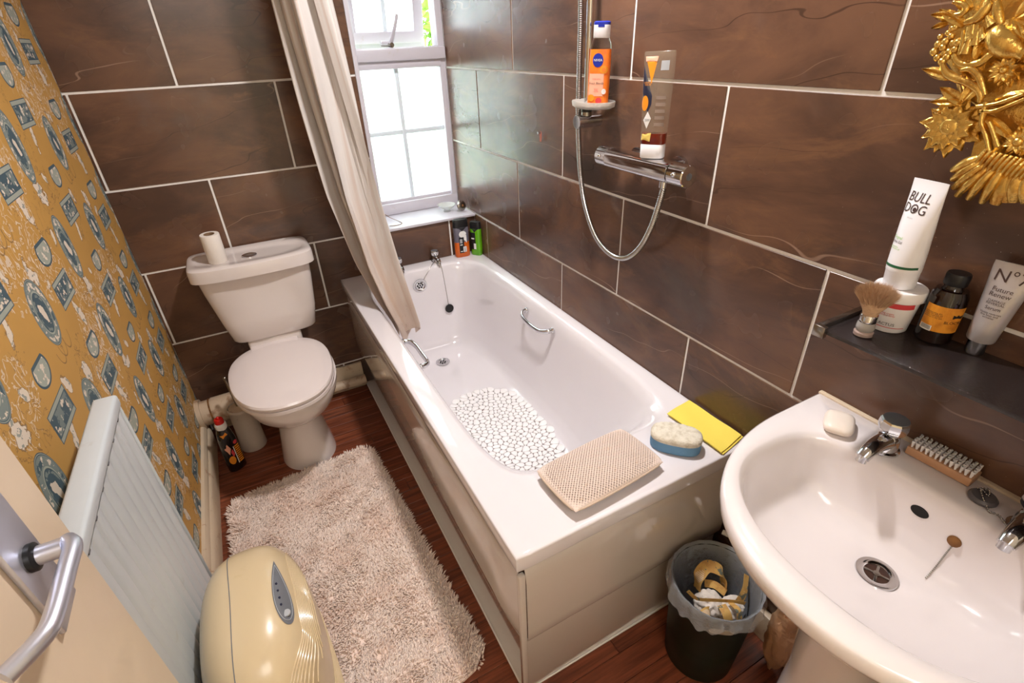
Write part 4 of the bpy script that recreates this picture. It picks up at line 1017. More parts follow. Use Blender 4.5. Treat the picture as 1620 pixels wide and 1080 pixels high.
dh.p('carry_recess', G().rings([ring(0,0,.05*k_,.02*k_,3,z,24) for k_, z in ((1,0),(.9,.002),(.1,.003))], True, True, True).tf(TR(dcx-da+.0015,dcy+.03,.37)@RY(-90)@RZ(90)), M_['beige2'])

# ================================================================== SHOWER
sr = T('shower_rail', 'chrome shower rail with sliding holder and clear soap dish on the shower wall', 'shower rail', (W-.045,-.915,1.255))
rx, ry = W-.045, -.938
sr.p('rail', G().tube([(rx,ry,1.262),(rx,ry,2.12)], .0095, 20, 1), M_['chrome'])
sr.p('rail_bracket', G().tube([(W-.001,ry-.0,1.248),(W-.078,ry,1.248)], .0175, 28, 1), M_['chrome'])
sr.p('rail_bracket', G().tube([(W-.001,ry,2.11),(W-.075,ry,2.11)], .017, 24, 1), M_['chrome'])
sr.p('rail_collar', G().tube([(rx,ry,1.262),(rx,ry,1.282)], .0145, 20, 1), M_['dullchrome'])
sr.p('rubber_ring', G().tube([(rx,ry,1.272),(rx,ry,1.279)], .0152, 20, 1), M_['black'])
dc = (rx-.012, ry-.045)
def dring(k_, z): return ring(dc[0],dc[1],.046*k_,.070*k_,2.3,z,56)
sr.p('soap_dish', G().rings([dring(.80,1.286),dring(.97,1.291),dring(1,1.302),dring(.985,1.304),dring(.95,1.300),dring(.90,1.2945),dring(.02,1.2945)], True, True, True), M_['frostp'], 40)
ho = T('shower_hose', 'flexible ribbed chrome shower hose looping down below the mixer bar', 'hose', (W-.05,-1.05,.87))
hp = [at('x',W-.052,u,v) for u,v in ((921,-60),(919,0),(917,100),(915,180),(916,230),(919,280),(927,330),(943,375),(966,402),(990,408),(1012,392),(1030,360),(1042,325),(1049,300),(1050,288))]
hp[0] = Vector((W-.07,-.905,1.75)); 
g = G(); P_ = cat(hp, 14); Ln = sum((P_[i+1]-P_[i]).length for i in range(len(P_)-1))
# ribs: radius alternates along an evenly resampled path
def resample(P, step):
    out = [P[0]]; acc = 0
    for a, b_ in zip(P, P[1:]):
        L = (b_-a).length
        while acc+L >= step:
            t = (step-acc)/L; a = a.lerp(b_, t); out.append(a.copy()); L = (b_-a).length; acc = 0
        acc += L
    return out
PR = resample(P_, .0012); cnt = len(PR)
ho.p('hose', G().tube(PR, lambda t: .0070+(.0010 if int(round(t*(cnt-1))) % 4 < 2 else -.0004), 10, 1), pm('hose_steel', (190,188,186), .22, 1, var=.1), 80)
ho.p('hose_nut', G().tube([PR[-1]+Vector((0,0,-.012)), PR[-1]+Vector((0,0,.018))], .0105, 12, 1), M_['chrome'])
# mixer bar
vx = W-.052; a_, b_ = at('x',vx,955,246), at('x',vx,1088,272)
va = Vector((vx,-1.032,1.172)); vb = Vector((vx,-1.352,1.172))
sv = T('shower_mixer', 'chrome thermostatic mixer bar with a clear bottle standing on it', 'shower mixer', (vx,-1.19,1.15))
def bar(y0_, y1_, r, bev=.003): return G().tube([(vx,y0_,1.172),(vx,y0_-math.copysign(bev,y0_-y1_),1.172),(vx,y1_+math.copysign(bev,y0_-y1_),1.172),(vx,y1_,1.172)], lambda t: r if .001 < t < .999 else r-bev, 36, 1)
sv.p('mixer_body', G().rings([[(vx+.030*se(2*PI*j/40,3.5)[0], yy, 1.172+.023*se(2*PI*j/40,3.5)[1]) for j in range(40)] for yy in (-1.075,-1.078,-1.300,-1.303)], True, True, True), M_['chrome'], 30)
for y0_, y1_ in ((-1.030,-1.074),(-1.304,-1.354)):
    s_ = -1 if y1_ < -1.2 else 1
    k_ = sv.p('control_knob', G().rings([[(vx-.004+r*math.cos(2*PI*j/40), yy, 1.172+r*math.sin(2*PI*j/40)) for j in range(40)] for r, yy in ((.0235,y0_),(.0255,y0_-.002),(.0255,y1_+.002),(.0235,y1_))], True, True, True), M_['chrome'], 30)
    sv.p('knob_button', G().ball((vx-.0285,(y0_+y1_)/2,1.176), .0058, 12), M_['chrome'], parent=k_)
sv.p('temperature_badge', G().tube([(vx-.004,-1.354,1.172),(vx-.004,-1.3548,1.172)], .008, 20, 1), M_['greyp'])
for yy in (-1.12,-1.27): sv.p('inlet', G().tube([(W-.001,yy,1.172),(vx+.02,yy,1.172)], .016, 20, 1).tube([(W-.001,yy,1.172),(W-.010,yy,1.172)], .027, 24, 1), M_['chrome'])
sv.p('hose_outlet', G().tube([(vx,PR[-1].y,1.158),(vx,PR[-1].y,1.140)], .010, 16, 1), M_['chrome'])

# papaya shower bottle on the dish
nb = T('shower_gel_bottle', 'orange shower gel bottle with white and blue cap on the clear soap dish', 'bottle', (dc[0]-.002,dc[1]-.022,1.2955), RZ(-45)@RY(1), group='shower gel bottles')
f = Form([(0,.024,.015),(.003,.027,.018),(.10,.027,.018),(.128,.0262,.0175),(.142,.024,.0165),(.153,.0185,.0155)], 2.8)
nb.p('gel', f.g(None,.128), M_['orangel']); nb.p('clear_shoulder', f.g(.128,None), M_['clearp'])
fc = Form([(.152,.0195,.0155),(.154,.0205,.0165),(.180,.0205,.0165)], 2.6); nb.p('cap', fc.g(), M_['whitetube'])
fd = Form([(.180,.0205,.0165),(.1855,.0205,.0165),(.188,.017,.013)], 2.6); nb.p('flip_lid', fd.g(), M_['blueink'])
nb.p('flip_lid_tab', fc.patch(-.008,.008,.175,.181,.0004,6,2), M_['blueink'], None)
lb = nb.p('label', f.blob(ell(-.003,.104,.0135,.0155,32)), M_['blueink'], None)
nb.p('brand_text', f.text('NIVEA',-.003,.104,.0078,.0012,sx=.98), M_['whiteink'], None, lb)
nb.p('label_panel', f.patch(-.023,.014,.022,.074), M_['pinkink'], None)
nb.p('label_text', f.text('Fresh Blends',-.004,.052,.0072,.001), M_['ink'], None)
nb.p('label_text', f.text('limited edition',-.004,.062,.0036,.001), M_['redink'], None)
nb.p('label_text', f.text('apricot\nmango\nrice milk',-.004,.036,.0036,.001), M_['redink'], None)
for (x_, h_, a__, c_) in ((.013,.083,.010,'orange2'),(.013,.083,.005,'orangel'),(-.016,.018,.009,'orange2'),(.004,.012,.008,'redink')): nb.p('fruit_print', f.blob(ell(x_,h_,a__,a__*.9), .0012 if c_=='orangel' else .0008), M_[c_], None)
nb.p('leaf_seal', f.blob(ell(.016,.033,.0055,.0065), .0012), M_['whiteink'], None)

# upside-down clear tube on the mixer
ob = T('hair_product_bottle', 'tall clear bottle with honey gel standing on its white cap on the mixer', 'bottle', (vx-.004,-1.228,1.1955), RZ(-62)@RX(-1)@RY(-1.5))
f = Form([(.031,.0275,.0155),(.034,.029,.017),(.10,.0315,.0165),(.16,.034,.0145),(.205,.0355,.010),(.221,.036,.007),(.224,.0345,.004)], 3.2)
fc = Form([(0,.0275,.0165),(.002,.0285,.0175),(.029,.0285,.0175),(.031,.0275,.0165)], 3.2)
ob.p('cap', fc.g(), M_['whitetube']); ob.p('honey_gel', f.g(None,.055), M_['honey'])
m_c, nt_c, b_c = newmat('clear_bottle_wall'); b_c.inputs['Base Color'].default_value = lin((220,214,190)); b_c.inputs['Alpha'].default_value = .09; b_c.inputs['Roughness'].default_value = .08
ob.p('bottle_body', f.g(.055,None), m_c)
ob.p('label', f.blob([(-.032,.196),(-.006,.135),(-.006,.118),(-.014,.10),(-.030,.140)], .0006), M_['navy'], None)
ob.p('label', f.blob([(-.030,.214),(.000,.214),(-.010,.160),(-.020,.190)], .0005), M_['orange2'], None)
ob.p('label', f.blob([(-.030,.214),(.000,.214),(-.002,.204),(-.028,.204)], .0009), M_['pinkink'], None)
ob.p('label', f.blob(ell(-.022,.120,.0085,.016), .0008), M_['orange2'], None)
lb = ob.p('label_badge', f.blob([(-.013,.103),(-.004,.088),(-.013,.066),(-.023,.084)], .001), M_['whiteink'], None)
ob.p('badge_print', f.text('EXPERT\nIMPERIAL',-.0135,.085,.0034,.0014,rot=PI), M_['blackink'], None, lb)
ob.p('label', f.blob([(-.026,.040),(-.024,.054),(-.001,.057),(-.003,.038)], .0008), pm('pale_yellow_print', (236,206,110), .5), None)
ob.p('label_text', f.text('AUSSIE' if False else 'LEAVE IN\nSERUM',-.018,.160,.0050,.001), M_['orange2'], None)
for i in range(5): ob.p('fine_print', f.patch(.004,.026,.072+i*.014,.079+i*.014,.0006,6,2), pm('faint_grey_print_%d' % i, (150,130,118), .5), None)
ob.p('label_patch', f.patch(.008,.026,.186,.205,.0006,6,2), M_['lgrey'], None)

# broken wall fixing
wpl = T('wall_plug', 'broken red wall plug with screw left in the tiled shower wall', 'wall plug', (W-.009,-.635,1.20))
pc = at('x',W-.0095,855,216)
wpl.p('hole', G().rings([ring(0,0,.0065*k_,.017*k_,3,z,20) for k_, z in ((1,0),(.98,.0012),(.02,.0012))], True, True, True).tf(TR(W-.0085,pc.y,pc.z)@RY(-90)@RZ(90)), pm('terracotta_plug', (176,92,70), .7))
wpl.p('screw', G().tube([(W-.009,pc.y,pc.z+.012),(W-.020,pc.y,pc.z+.012)], .0045, 10, 1), M_['chrome'])

# ================================================================== BASIN
ba = T('washbasin', 'white pedestal washbasin with two chrome taps on the tiled wall', 'washbasin', (1.15,-2.01,0))
scx, scy = 1.115, -2.012; HY = .272; XB = W-.001
def D_out(x, y, g_=0):                        # implicit outline, negative inside
    hy = HY+g_; dy = abs(y-scy)/hy
    if x > 1.235: return max(dy-1, (x-XB)/.3)
    dx_ = (1.235-x)/(1.235-.900+g_); return (dx_**2.15+dy**2.15)**(1/2.15)-1
def B_in(x, y):
    dy = abs(y-scy)/.222; 
    dx_ = (x-1.125)/(.142) if x > 1.125 else (1.125-x)/(.172); n = 3.4 if x > 1.125 else 2.2
    return (dx_**n+dy**n)**(1/n)-1
angs = sorted(set([2*PI*j/160 for j in range(160)]+[math.atan2(s_*HY,XB-scx) % (2*PI) for s_ in (1,-1)]))
def hit(fn, a):
    lo, hi = 0, .8
    for _ in range(34):
        m = (lo+hi)/2
        if fn(scx+m*math.cos(a), scy+m*math.sin(a)) < 0: lo = m
        else: hi = m
    return lo
ro = [hit(D_out, a) for a in angs]; ri = [hit(B_in, a) for a in angs]
def sring(f_o, f_i, z):                        # point between bowl edge (0) and outline (1)
    return [(scx+(f_o*ro[j]+f_i*ri[j])*math.cos(a), scy+(f_o*ro[j]+f_i*ri[j])*math.sin(a), z(a,j) if callable(z) else z) for j, a in enumerate(angs)]
dr = (1.178,-2.008)
def bring(k_, z, sh):                          # bowl rings drift towards the waste hole
    return [(scx+ri[j]*k_*math.cos(a)+(dr[0]-scx)*sh, scy+ri[j]*k_*math.sin(a)+(dr[1]-scy)*sh, z) for j, a in enumerate(angs)]
S_ = SINK
def under(k_, z, sh=0): return [(scx+.02+ro[j]*k_*math.cos(a)+(1.22-scx)*sh if scx+ro[j]*k_*math.cos(a)+.02+(1.22-scx)*sh < XB else XB, scy+ro[j]*k_*math.sin(a), z) for j, a in enumerate(angs)]
R = [under(.30,S_-.215,.5),under(.42,S_-.20,.45),under(.62,S_-.165,.3),under(.80,S_-.115,.15),under(.88,S_-.075,.05),sring(.945,0,S_-.045),sring(.985,0,S_-.032),sring(1,0,S_-.024),sring(1,0,S_-.012),sring(.993,0,S_-.004),sring(.975,0,S_),
     sring(.10,.90,S_-.001),sring(0,1.0,S_-.004),bring(.975,S_-.012,0),bring(.955,S_-.026,.01),bring(.93,S_-.05,.03),bring(.87,S_-.085,.10),bring(.76,S_-.112,.25),bring(.60,S_-.128,.45),bring(.42,S_-.136,.7),bring(.28,S_-.140,.88),bring(.17,S_-.143,1),bring(.125,S_-.147,1)]
basin_ob = ba.p('basin', G().rings(R, True, True, True), M_['porcelain'], 50)
g = G().rings([egg(1.20,scy,.085,.085,.085,.0,2.4),egg(1.20,scy,.083,.083,.083,.01,2.4),egg(1.205,scy,.076,.074,.074,.12,2.4),egg(1.205,scy,.072,.070,.070,.30,2.4),egg(1.20,scy,.082,.080,.080,.46,2.4),egg(1.19,scy,.105,.105,.105,.57,2.4),egg(1.18,scy,.120,.13,.13,.615,2.4)], True, True, True)
ba.p('pedestal', g, M_['porcelain'], 50)
wst = ba.p('waste', G().rev([(.0185,-.004),(.019,.0005),(.024,.0028),(.031,.0024),(.0318,-.001)], 36, cap0=False, cap1=False).tf(TR(dr[0],dr[1],S_-.1435)), M_['chrome'])
ba.p('waste_hole', G().rev([(.0188,-.0015),(.0188,-.001)], 24).tf(TR(dr[0],dr[1],S_-.1435)), pm('rusty_dark_drain', (70,40,26), .5, var=.3, scale=90), parent=wst)
for a_ in (20,110): ba.p('waste_bar', G().box((-.0185,-.0022,-.001),(.0185,.0022,.0006),.0005).tf(TR(dr[0],dr[1],S_-.1435)@RZ(a_)), M_['dullchrome'], parent=wst)
ba.p('waste_hub', G().rev([(.006,-.001),(.0055,.0012),(.001,.0015)], 16).tf(TR(dr[0],dr[1],S_-.1435)), M_['dullchrome'], parent=wst)
from mathutils.bvhtree import BVHTree
_bm = basin_ob.data; _off = basin_ob.parent.location; bvh = BVHTree.FromPolygons([v.co+_off for v in _bm.vertices], [tuple(p.vertices) for p in _bm.polygons])
def on_bowl(u, v):                              # photo point -> the spot on the glazed surface, with its normal
    d = (fw*F + r2*(u-810) - u2*(v-540)).normalized(); h_ = bvh.ray_cast(CAM, d); n_ = h_[1]
    return h_[0], (n_ if n_.dot(d) < 0 else -n_)
oh, on_ = on_bowl(1455,809); QO = on_.to_track_quat('Z','Y').to_matrix().to_4x4()
ba.p('overflow_hole', G().rings([ring(0,0,.0135*k_,.0095*k_,2,z,24) for k_, z in ((1,0),(.96,.0012),(.8,.0008),(.1,.0002))], True, True, True).tf(TR(*(oh+on_*.0002))@QO), M_['void'])
ba.p('splash_seal', G().box((XB-.010,scy-HY+.002,S_-.002),(XB+.001,scy+HY-.002,S_+.004),.002), M_['skirt'])
pillar_tap(ba, (1.296,-1.905,S_), -90, 1.0); pillar_tap(ba, (1.296,-2.108,S_), -90, 1.0)
# plug with ball chain on the deck
ba.p('plug', G().rev([(.017,0),(.019,.003),(.019,.006),(.016,.0095),(.001,.0105)], 28, (1.309,-2.048,S_)), pm('grey_rubber', (92,88,90), .35))
def beads(th, pts, r=.0018, step=.0040, name='bead_chain', parent=None):
    g = G()
    for p in resample(cat(pts, 10), step): g.ball(p, r, 6)
    g.tube(pts, r*.35, 4, 6); th.p(name, g, M_['dullchrome'], 60, kind='stuff')
beads(ba, [(1.314,-2.036,S_+.012),(1.322,-2.046,S_+.014),(1.308,-2.052,S_+.013),(1.312,-2.040,S_+.016),(1.300,-2.048,S_+.013),(1.294,-2.060,S_+.004),(1.288,-2.066,S_+.003),(1.292,-2.075,S_+.003),(1.286,-2.084,S_+.003),(1.280,-2.088,S_+.004)])
# snapped chain hanging from its stud inside the bowl
sp_, sn_ = on_bowl(1510,856); ba.p('chain_stud', G().rev([(.0095,0),(.009,.003),(.005,.0055),(.001,.006)], 20).tf(TR(*sp_)@sn_.to_track_quat('Z','Y').to_matrix().to_4x4()), M_['rust'])
beads(ba, [on_bowl(u,v)[0]+on_bowl(u,v)[1]*.0018 for u,v in ((1508,862),(1497,875),(1484,892),(1474,904),(1464,915))], .0014, .0032)

# ------------------------------------------------------------------ things on the basin
so = T('soap_bar', 'white soap bar on the left corner of the basin deck', 'soap', (1.283,-1.828,S_+.0008), RZ(28))
so.p('bar', G().rings([ring(0,0,a,b_,3.6,z,56) for a, b_, z in ((.024,.017,0),(.0325,.0245,.004),(.034,.026,.009),(.033,.025,.0135),(.028,.020,.0175),(.018,.012,.0195),(.002,.001,.020))], True, True, True), M_['soap'], 60)
nbz = T('nail_brush', 'wooden nail brush with white bristles up on the basin deck', 'brush', (1.335,-1.976,S_+.0005), RZ(-88))
nbz.p('wooden_block', G().box((-.048,-.018,0),(.048,.018,.016),.002), M_['wood'])
g = G()
for i in range(13):
    for j in range(5):
        cx_, cy_ = -.043+i*.0072, -.0135+j*.0067
        for q_ in range(9):
            a = rng.uniform(0,6); lx, ly = rng.normal(0,.0009), rng.normal(0,.0009)+(.0015 if j==0 else 0)*-1
            g.rings([[(cx_+.0007*math.cos(a)+r*math.cos(k*2.09)+lx*t, cy_+.0007*math.sin(a)+r*math.sin(k*2.09)+ly*t, .015+.0145*t) for k in range(3)] for t, r in ((0,.0010),(1,.0013))], True, False, True)
nbz.p('bristles', g, M_['bristle'], None, kind='stuff')

# ================================================================== GLASS SHELF AND ITS THINGS
SY0, SY1 = -1.775, -2.36; SF = 1.218
sh = T('glass_shelf', 'dusty smoked glass shelf on chrome clips above the washbasin', 'shelf', (W,-2.0,SHELF))
sh.p('shelf_glass', G().box((SF,SY1,SHELF-.008),(W-.002,SY0,SHELF-.001),.0015), M_['shelfglass'])
g = G()
for r_ in (( -1.779,),( -2.34,)):
    y_ = r_[0]; g.box((SF-.008,y_-.006,SHELF-.013),(W-.001,y_+.010,SHELF-.008),.001).box((SF-.008,y_+.0,SHELF-.013),(W-.001,y_+.010,SHELF+.006),.001).box((SF-.009,y_-.010,SHELF-.014),(SF+.002,y_+.011,SHELF+.007),.002)
    sh.p('side_rail', g, M_['dullchrome'], 30); g = G()

# pot with pink print
MR = RZ(-90)
px, py = 1.316, -1.829
pot = T('cream_pot', 'white lidded cream pot with pink print on the glass shelf carrying the white tube', 'jar', (px,py,SHELF), RZ(-80))
f = Form([(0,.026,.026),(.002,.028,.028),(.058,.033,.033)], 2)
pot.p('jar', f.g(), M_['white'])
pot.p('lid', G().rev([(.0335,.056),(.037,.0575),(.0375,.060),(.0375,.072),(.036,.0745),(.001,.0745)], 44), M_['white'])
pot.p('label_band', f.patch(-.014,.030,.046,.055), M_['redink'], None); pot.p('label_line', f.patch(-.024,.026,.0095,.0107), M_['redink'], None)
pot.p('label_text', f.text('CACTUS',.002,.016,.0072,.0008), M_['ink'], None)
pot.p('label_text', f.text('soothing cream\nfor face and body',-.002,.034,.0042,.0008), M_['redink'], None)
# white tube standing on the pot
bt = T('shave_gel_tube', 'white tube lettered BULL DOG standing on the cream pot', 'tube', (px-.003,py+.004,SHELF+.0747), RX(-3)@RZ(-110)@Matrix.Diagonal((.90,.90,1,1)))
f = Form([(.0,.0238,.0238),(.001,.0245,.0245),(.026,.0255,.0255),(.0275,.0262,.0262),(.034,.0268,.0262),(.06,.0285,.0235),(.10,.0305,.018),(.135,.0325,.0095),(.155,.0335,.0022),(.166,.0335,.0016)], 2.1)
bt.p('cap', f.g(None,.0272), M_['whitetube']); bt.p('tube_body', f.g(.0272,None), M_['whitetube'])
bt.p('green_band', f.patch(-.0278,.0278,.0345,.0385,.0005,24,2), M_['greenink'], None)
bt.p('brand_text', f.text('BULL\nDOG',-.004,.1325,.0195,.0008), M_['ink'], None)
bt.p('dog_head_emblem', f.blob(ell(-.003,.124,.0035,.0030)), M_['ink'], None)
bt.p('label_text', f.text('skincare',-.004,.1115,.0035,.0008), M_['lgrey'], None)
bt.p('label_text', f.text('Original',-.010,.080,.0062,.0008), M_['lime'], None)
bt.p('label_text', f.text('Shave Gel',-.009,.0735,.0058,.0008), M_['ink'], None)
bt.p('label_text', f.text('Aloe Vera\nwith camelina oil',-.009,.0645,.0035,.0008), M_['lime'], None)
# shaving brush
sb = T('shaving_brush', 'shaving brush with tan bristles and clear handle on the glass shelf edge', 'shaving brush', (1.254,-1.826,SHELF))
c = (1.254,-1.826,SHELF)
sb.p('handle_base', G().rev([(.0125,0),(.0145,.0015),(.0145,.007),(.012,.0095)], 28, c), pm('clear_pink_acrylic', (205,180,170), .1, trans=.4, coat=.5))
sb.p('handle', G().rev([(.0118,.009),(.0135,.0115),(.0140,.016),(.0132,.0225),(.0118,.026)], 28, c), pm('clear_grey_acrylic', (196,190,186), .1, trans=.4, coat=.5))
sb.p('ferrule', G().rev([(.0125,.0255),(.0132,.027),(.0126,.030),(.0128,.037),(.0122,.0385)], 28, c), M_['chrome'])
n = 3800; VV = np.zeros((n*4,3)); FF = []
th_ = rng.uniform(0,2*PI,n); rr_ = np.sqrt(rng.uniform(0,1,n)); lenb = .052+.0025*rng.normal(size=n)-.012*rr_**3
tipx = np.cos(th_)*rr_*.033+rng.normal(0,.0012,n); tipy = np.sin(th_)*rr_*.033+rng.normal(0,.0012,n)
for i in range(n):
    b0 = np.array([c[0]+math.cos(th_[i])*rr_[i]*.0105, c[1]+math.sin(th_[i])*rr_[i]*.0105, c[2]+.037]); t1 = np.array([c[0]+tipx[i], c[1]+tipy[i], c[2]+.037+lenb[i]]); mid_ = (b0+t1)/2+np.array([-tipx[i]*.10,-tipy[i]*.10,.002])
    a = rng.uniform(0,6); w_ = np.array([math.cos(a),math.sin(a),0])*.00055; q_ = np.array([-math.sin(a),math.cos(a),0])*.00055
    VV[i*4] = mid_+w_; VV[i*4+1] = mid_-w_*.5+q_; VV[i*4+2] = mid_-w_*.5-q_; VV[i*4+3] = t1
    FF += [(i*4,i*4+1,i*4+3),(i*4+1,i*4+2,i*4+3),(i*4+2,i*4,i*4+3)]
g = G().add([tuple(v) for v in VV], FF); sb.p('bristles', g, M_['hair'], None, kind='stuff')
sb.p('bristle_core', G().rev([(.010,.037),(.013,.046),(.019,.056),(.0215,.066),(.020,.072),(.014,.078),(.007,.081),(.001,.082)], 28, c), M_['hair'])
# brown bottle
wb_ = T('brown_bottle', 'dark brown glass bottle with orange label and black cap on the glass shelf', 'bottle', (1.334,-1.889,SHELF), RZ(-62))
f = Form([(0,.022,.022),(.003,.0248,.0248),(.068,.0250,.0250),(.080,.0238,.0238),(.088,.0205,.0205),(.089,.016,.016),(.094,.0125,.0125),(.100,.0125,.0125)], 2)
wb_.p('glass_body', f.g(), M_['brownglass'])
wb_.p('cap', G().rev([(.0148,.096),(.0155,.098),(.0158,.112),(.0145,.1145),(.001,.115)], 36), M_['blackcap'])
lb = wb_.p('label', f.patch(-.0230,.0234,.023,.066,.0005,24,4), M_['amber'], None)
wb_.p('barcode', f.patch(-.0225,-.0095,.0225,.0315,.0009), M_['whiteink'], None, lb)
for i in range(8): wb_.p('barcode_line', f.patch(-.0215+i*.0014,-.0209+i*.0014,.0245,.031,.0012,1,1), M_['blackink'], None, lb)
wb_.p('label_text', f.text('BLOCK',.013,.041,.0065,.001), M_['blackink'], None, lb)
wb_.p('label_text', f.text('moisturising skin\nlotion for daily use\nshake well before\napplying to dry skin',-.013,.050,.0030,.001), M_['ink'], None, lb)
wb_.p('crown_emblem', f.blob([(.011,.048),(.011,.055),(.014,.051),(.017,.0555),(.020,.051),(.023,.054),(.022,.048)], .001), M_['blackink'], None, lb)
# silver serum tube
n7 = T('serum_tube', 'silver-grey tube lettered No7 standing on its cap on the glass shelf', 'tube', (1.343,-1.944,SHELF), RZ(-82)@RX(1)@RY(1))
f = Form([(.024,.017,.017),(.026,.0178,.0178),(.05,.0195,.0165),(.09,.0225,.0125),(.125,.0255,.0055),(.138,.0265,.0016),(.146,.0265,.0013)], 2.1)
n7.p('cap', G().rev([(.0115,0),(.0122,.001),(.0138,.022),(.0138,.025)], 32), M_['chrome']); n7.p('tube_body', f.g(), M_['silver'])
n7.p('brand_text', f.text('N°7',0,.1265,.0235,.0008,sx=1.0), M_['ink'], None)
n7.p('label_text', f.text('Future\nRenew',-.002,.104,.0092,.0008), M_['ink'], None)
n7.p('label_text', f.text('DAMAGE\nREVERSAL',-.002,.089,.0050,.0008), M_['ink'], None)
n7.p('label_text', f.text('Serum',-.002,.080,.0072,.0008), M_['ink'], None)
n7.p('label_text', f.text('Visibly reverses\nfine lines and\nwrinkles',-.002,.069,.0040,.0008), M_['ink'], None)
# bottle at the right edge of the picture
pk = T('lotion_bottle', 'pink lotion bottle with silver neck at the right end of the shelf', 'bottle', (1.285,-2.070,SHELF))
pk.p('bottle_body', G().rev([(.020,0),(.0235,.003),(.0245,.02),(.020,.036),(.012,.044)], 32, (1.285,-2.070,SHELF)), M_['pinkbot'])
pk.p('neck', G().rev([(.012,.042),(.0125,.056),(.011,.058)], 24, (1.285,-2.070,SHELF)), M_['chrome'])
pk.p('cap', G().rev([(.011,.057),(.0115,.085),(.009,.088)], 24, (1.285,-2.070,SHELF)), M_['white'])

# ================================================================== GILT MIRROR
mi = T('gilt_mirror', 'carved gilt mirror frame with sunflower, grapes and acanthus leaves on the tiled wall', 'mirror', (W,-2.02,1.45))
XM = W-.045
def w(u, v, x=XM): return at('x', x, u, v)
def wy(p, x): return Vector((x, p.y, p.z))
def gl(name, g, smooth=50, parent=None): return mi.p(name, g, M_['gold'], smooth, parent)
c0 = w(1540,100, XM)
# relief ground: outline of the carved lower-left corner, carried on around the oval glass
out = [(1500,-40),(1506,0),(1496,24),(1486,40),(1484,54),(1480,72),(1478,92),(1488,106),(1496,124),(1502,150),(1530,170),(1556,200),(1548,232),(1556,250),(1530,262),(1516,280),(1522,300),(1545,308),(1575,312),(1600,312),(1640,310),(1700,300),(1760,180),(1760,-40)]
g = G(); op = [w(u,v) for u,v in out]; cen = sum(op, Vector())/len(op)
Rg = []
for k_, x in ((1,W-.002),(1,W-.018),(.975,W-.0235),(.8,W-.0255),(.5,W-.027),(.2,W-.028)): Rg.append([(x, cen.y+(p.y-cen.y)*k_, cen.z+(p.z-cen.z)*k_) for p in op])
gl('frame_ground', g.rings(Rg, True, True, True), 40)
mi.p('mirror_glass', G().rings([[(x, -2.13+.13*k_*math.cos(2*PI*j/48), 1.62+.22*k_*math.sin(2*PI*j/48)) for j in range(48)] for k_, x in ((1,W-.003),(1,W-.034),(.02,W-.034))], True, True, True), pm('mirror_silver', (230,230,232), .03, 1, var=0), 30)
gl('oval_border', G().tube([(W-.032, -2.13+.14*math.cos(2*PI*j/40), 1.62+.23*math.sin(2*PI*j/40)) for j in range(41)], .016, 10, 1))
gl('frame_ground', G().rings([[(x, -2.13+a_*math.cos(2*PI*j/48), 1.62+(a_+.10)*math.sin(2*PI*j/48)) for j in range(48)] for a_, x in ((.27,W-.002),(.27,W-.016),(.25,W-.022),(.15,W-.024))], True), 40)

def petal(c, ang, L, wdt, lift, curl=.2, x0=0, nseg=8, thick=.0022, ridge=.25, tipx=None):
    """a leaf lying against the wall plane: c centre, ang direction in the wall plane (0 = -y, 90 = up)"""
    d = Vector((0,-math.cos(ang),math.sin(ang))); e = Vector((0,math.sin(ang),math.cos(ang))); R = []
    for i in range(nseg+1):
        t = i/nseg; ww = wdt*math.sin(PI*min(1,(.14+.86*t)))**.75*(1-.12*t) if t < 1 else wdt*.05
        hx_ = -(lift*math.sin(PI*.5*t)**.8-curl*lift*t*t*1.6)-x0
        p = Vector(c)+d*(L*t); r = []
        for s_, q_ in ((-1,0),(-.55,.75),(0,.55-ridge),(.55,.75),(1,0),(.5,-.8),(0,-1),(-.5,-.8)):
            r.append((p.x+hx_-q_*thick*1.6, p.y+e.y*s_*ww/2, p.z+e.z*s_*ww/2))
        R.append(r)
    return G().rings(R, True, True, True)
def merge(*gs):
    o = G()
    for q in gs: o.add(q.v, q.f)
    return o
def flower(name, u, v, rad, n1, n2, x, disc=.30):
    c = w(u, v, x)
    f_ = gl(name, G().rings([[(c.x-dx_, c.y+rad*disc*k_*math.cos(2*PI*j/24), c.z+rad*disc*k_*math.sin(2*PI*j/24)) for j in range(24)] for k_, dx_ in ((1.05,-.010),(1.05,.001),(.9,.005),(.5,.0075),(.05,.008))], True, True, True))
    for i in range(n1): gl('petal', petal(c, 2*PI*i/n1+.1*math.sin(i*5), rad*(1+.06*math.sin(i*3)), rad*.56, .003, .3, -.007), 60, f_)
    for i in range(n2): gl('petal', petal(c, 2*PI*(i+.5)/n2, rad*.76, rad*.50, .009, .35, -.001), 60, f_)
    return f_, c
sf, sc_ = flower('sunflower', 1503, 200, .0405, 14, 11, XM+.006, .34)
g = G()
for i in range(90):
    rr2 = .0118*math.sqrt((i+.5)/90); a = i*2.39996; g.ball((sc_.x-.0075+ (rr2/.0118)**2*.003, sc_.y+rr2*math.cos(a), sc_.z+rr2*math.sin(a)), .00085, 6)
mi.p('seed_head', g, M_['gold'], 60, sf, kind='stuff')
flower('flower', 1590, 110, .0225, 11, 9, XM, .22); flower('flower', 1612, 224, .021, 10, 8, XM, .30)
for (u, v) in ((1507,45),(1512,43),(1488,58),(1505,57),(1485,70),(1478,82),(1492,75),(1508,68),(1516,67),(1502,82),(1483,91),(1491,97),(1498,90),(1496,66),(1511,78),(1500,52),(1493,84)):
    c = w(u, v, XM-.002); gl('grape', G().ball(tuple(c), .0048+.0009*math.sin(u), 12), 60)
def P3(l, x=XM-.004, s_=6, ox=1420, oy=0): return [w(ox+a/s_, oy+b_/s_, x) for a, b_ in l]
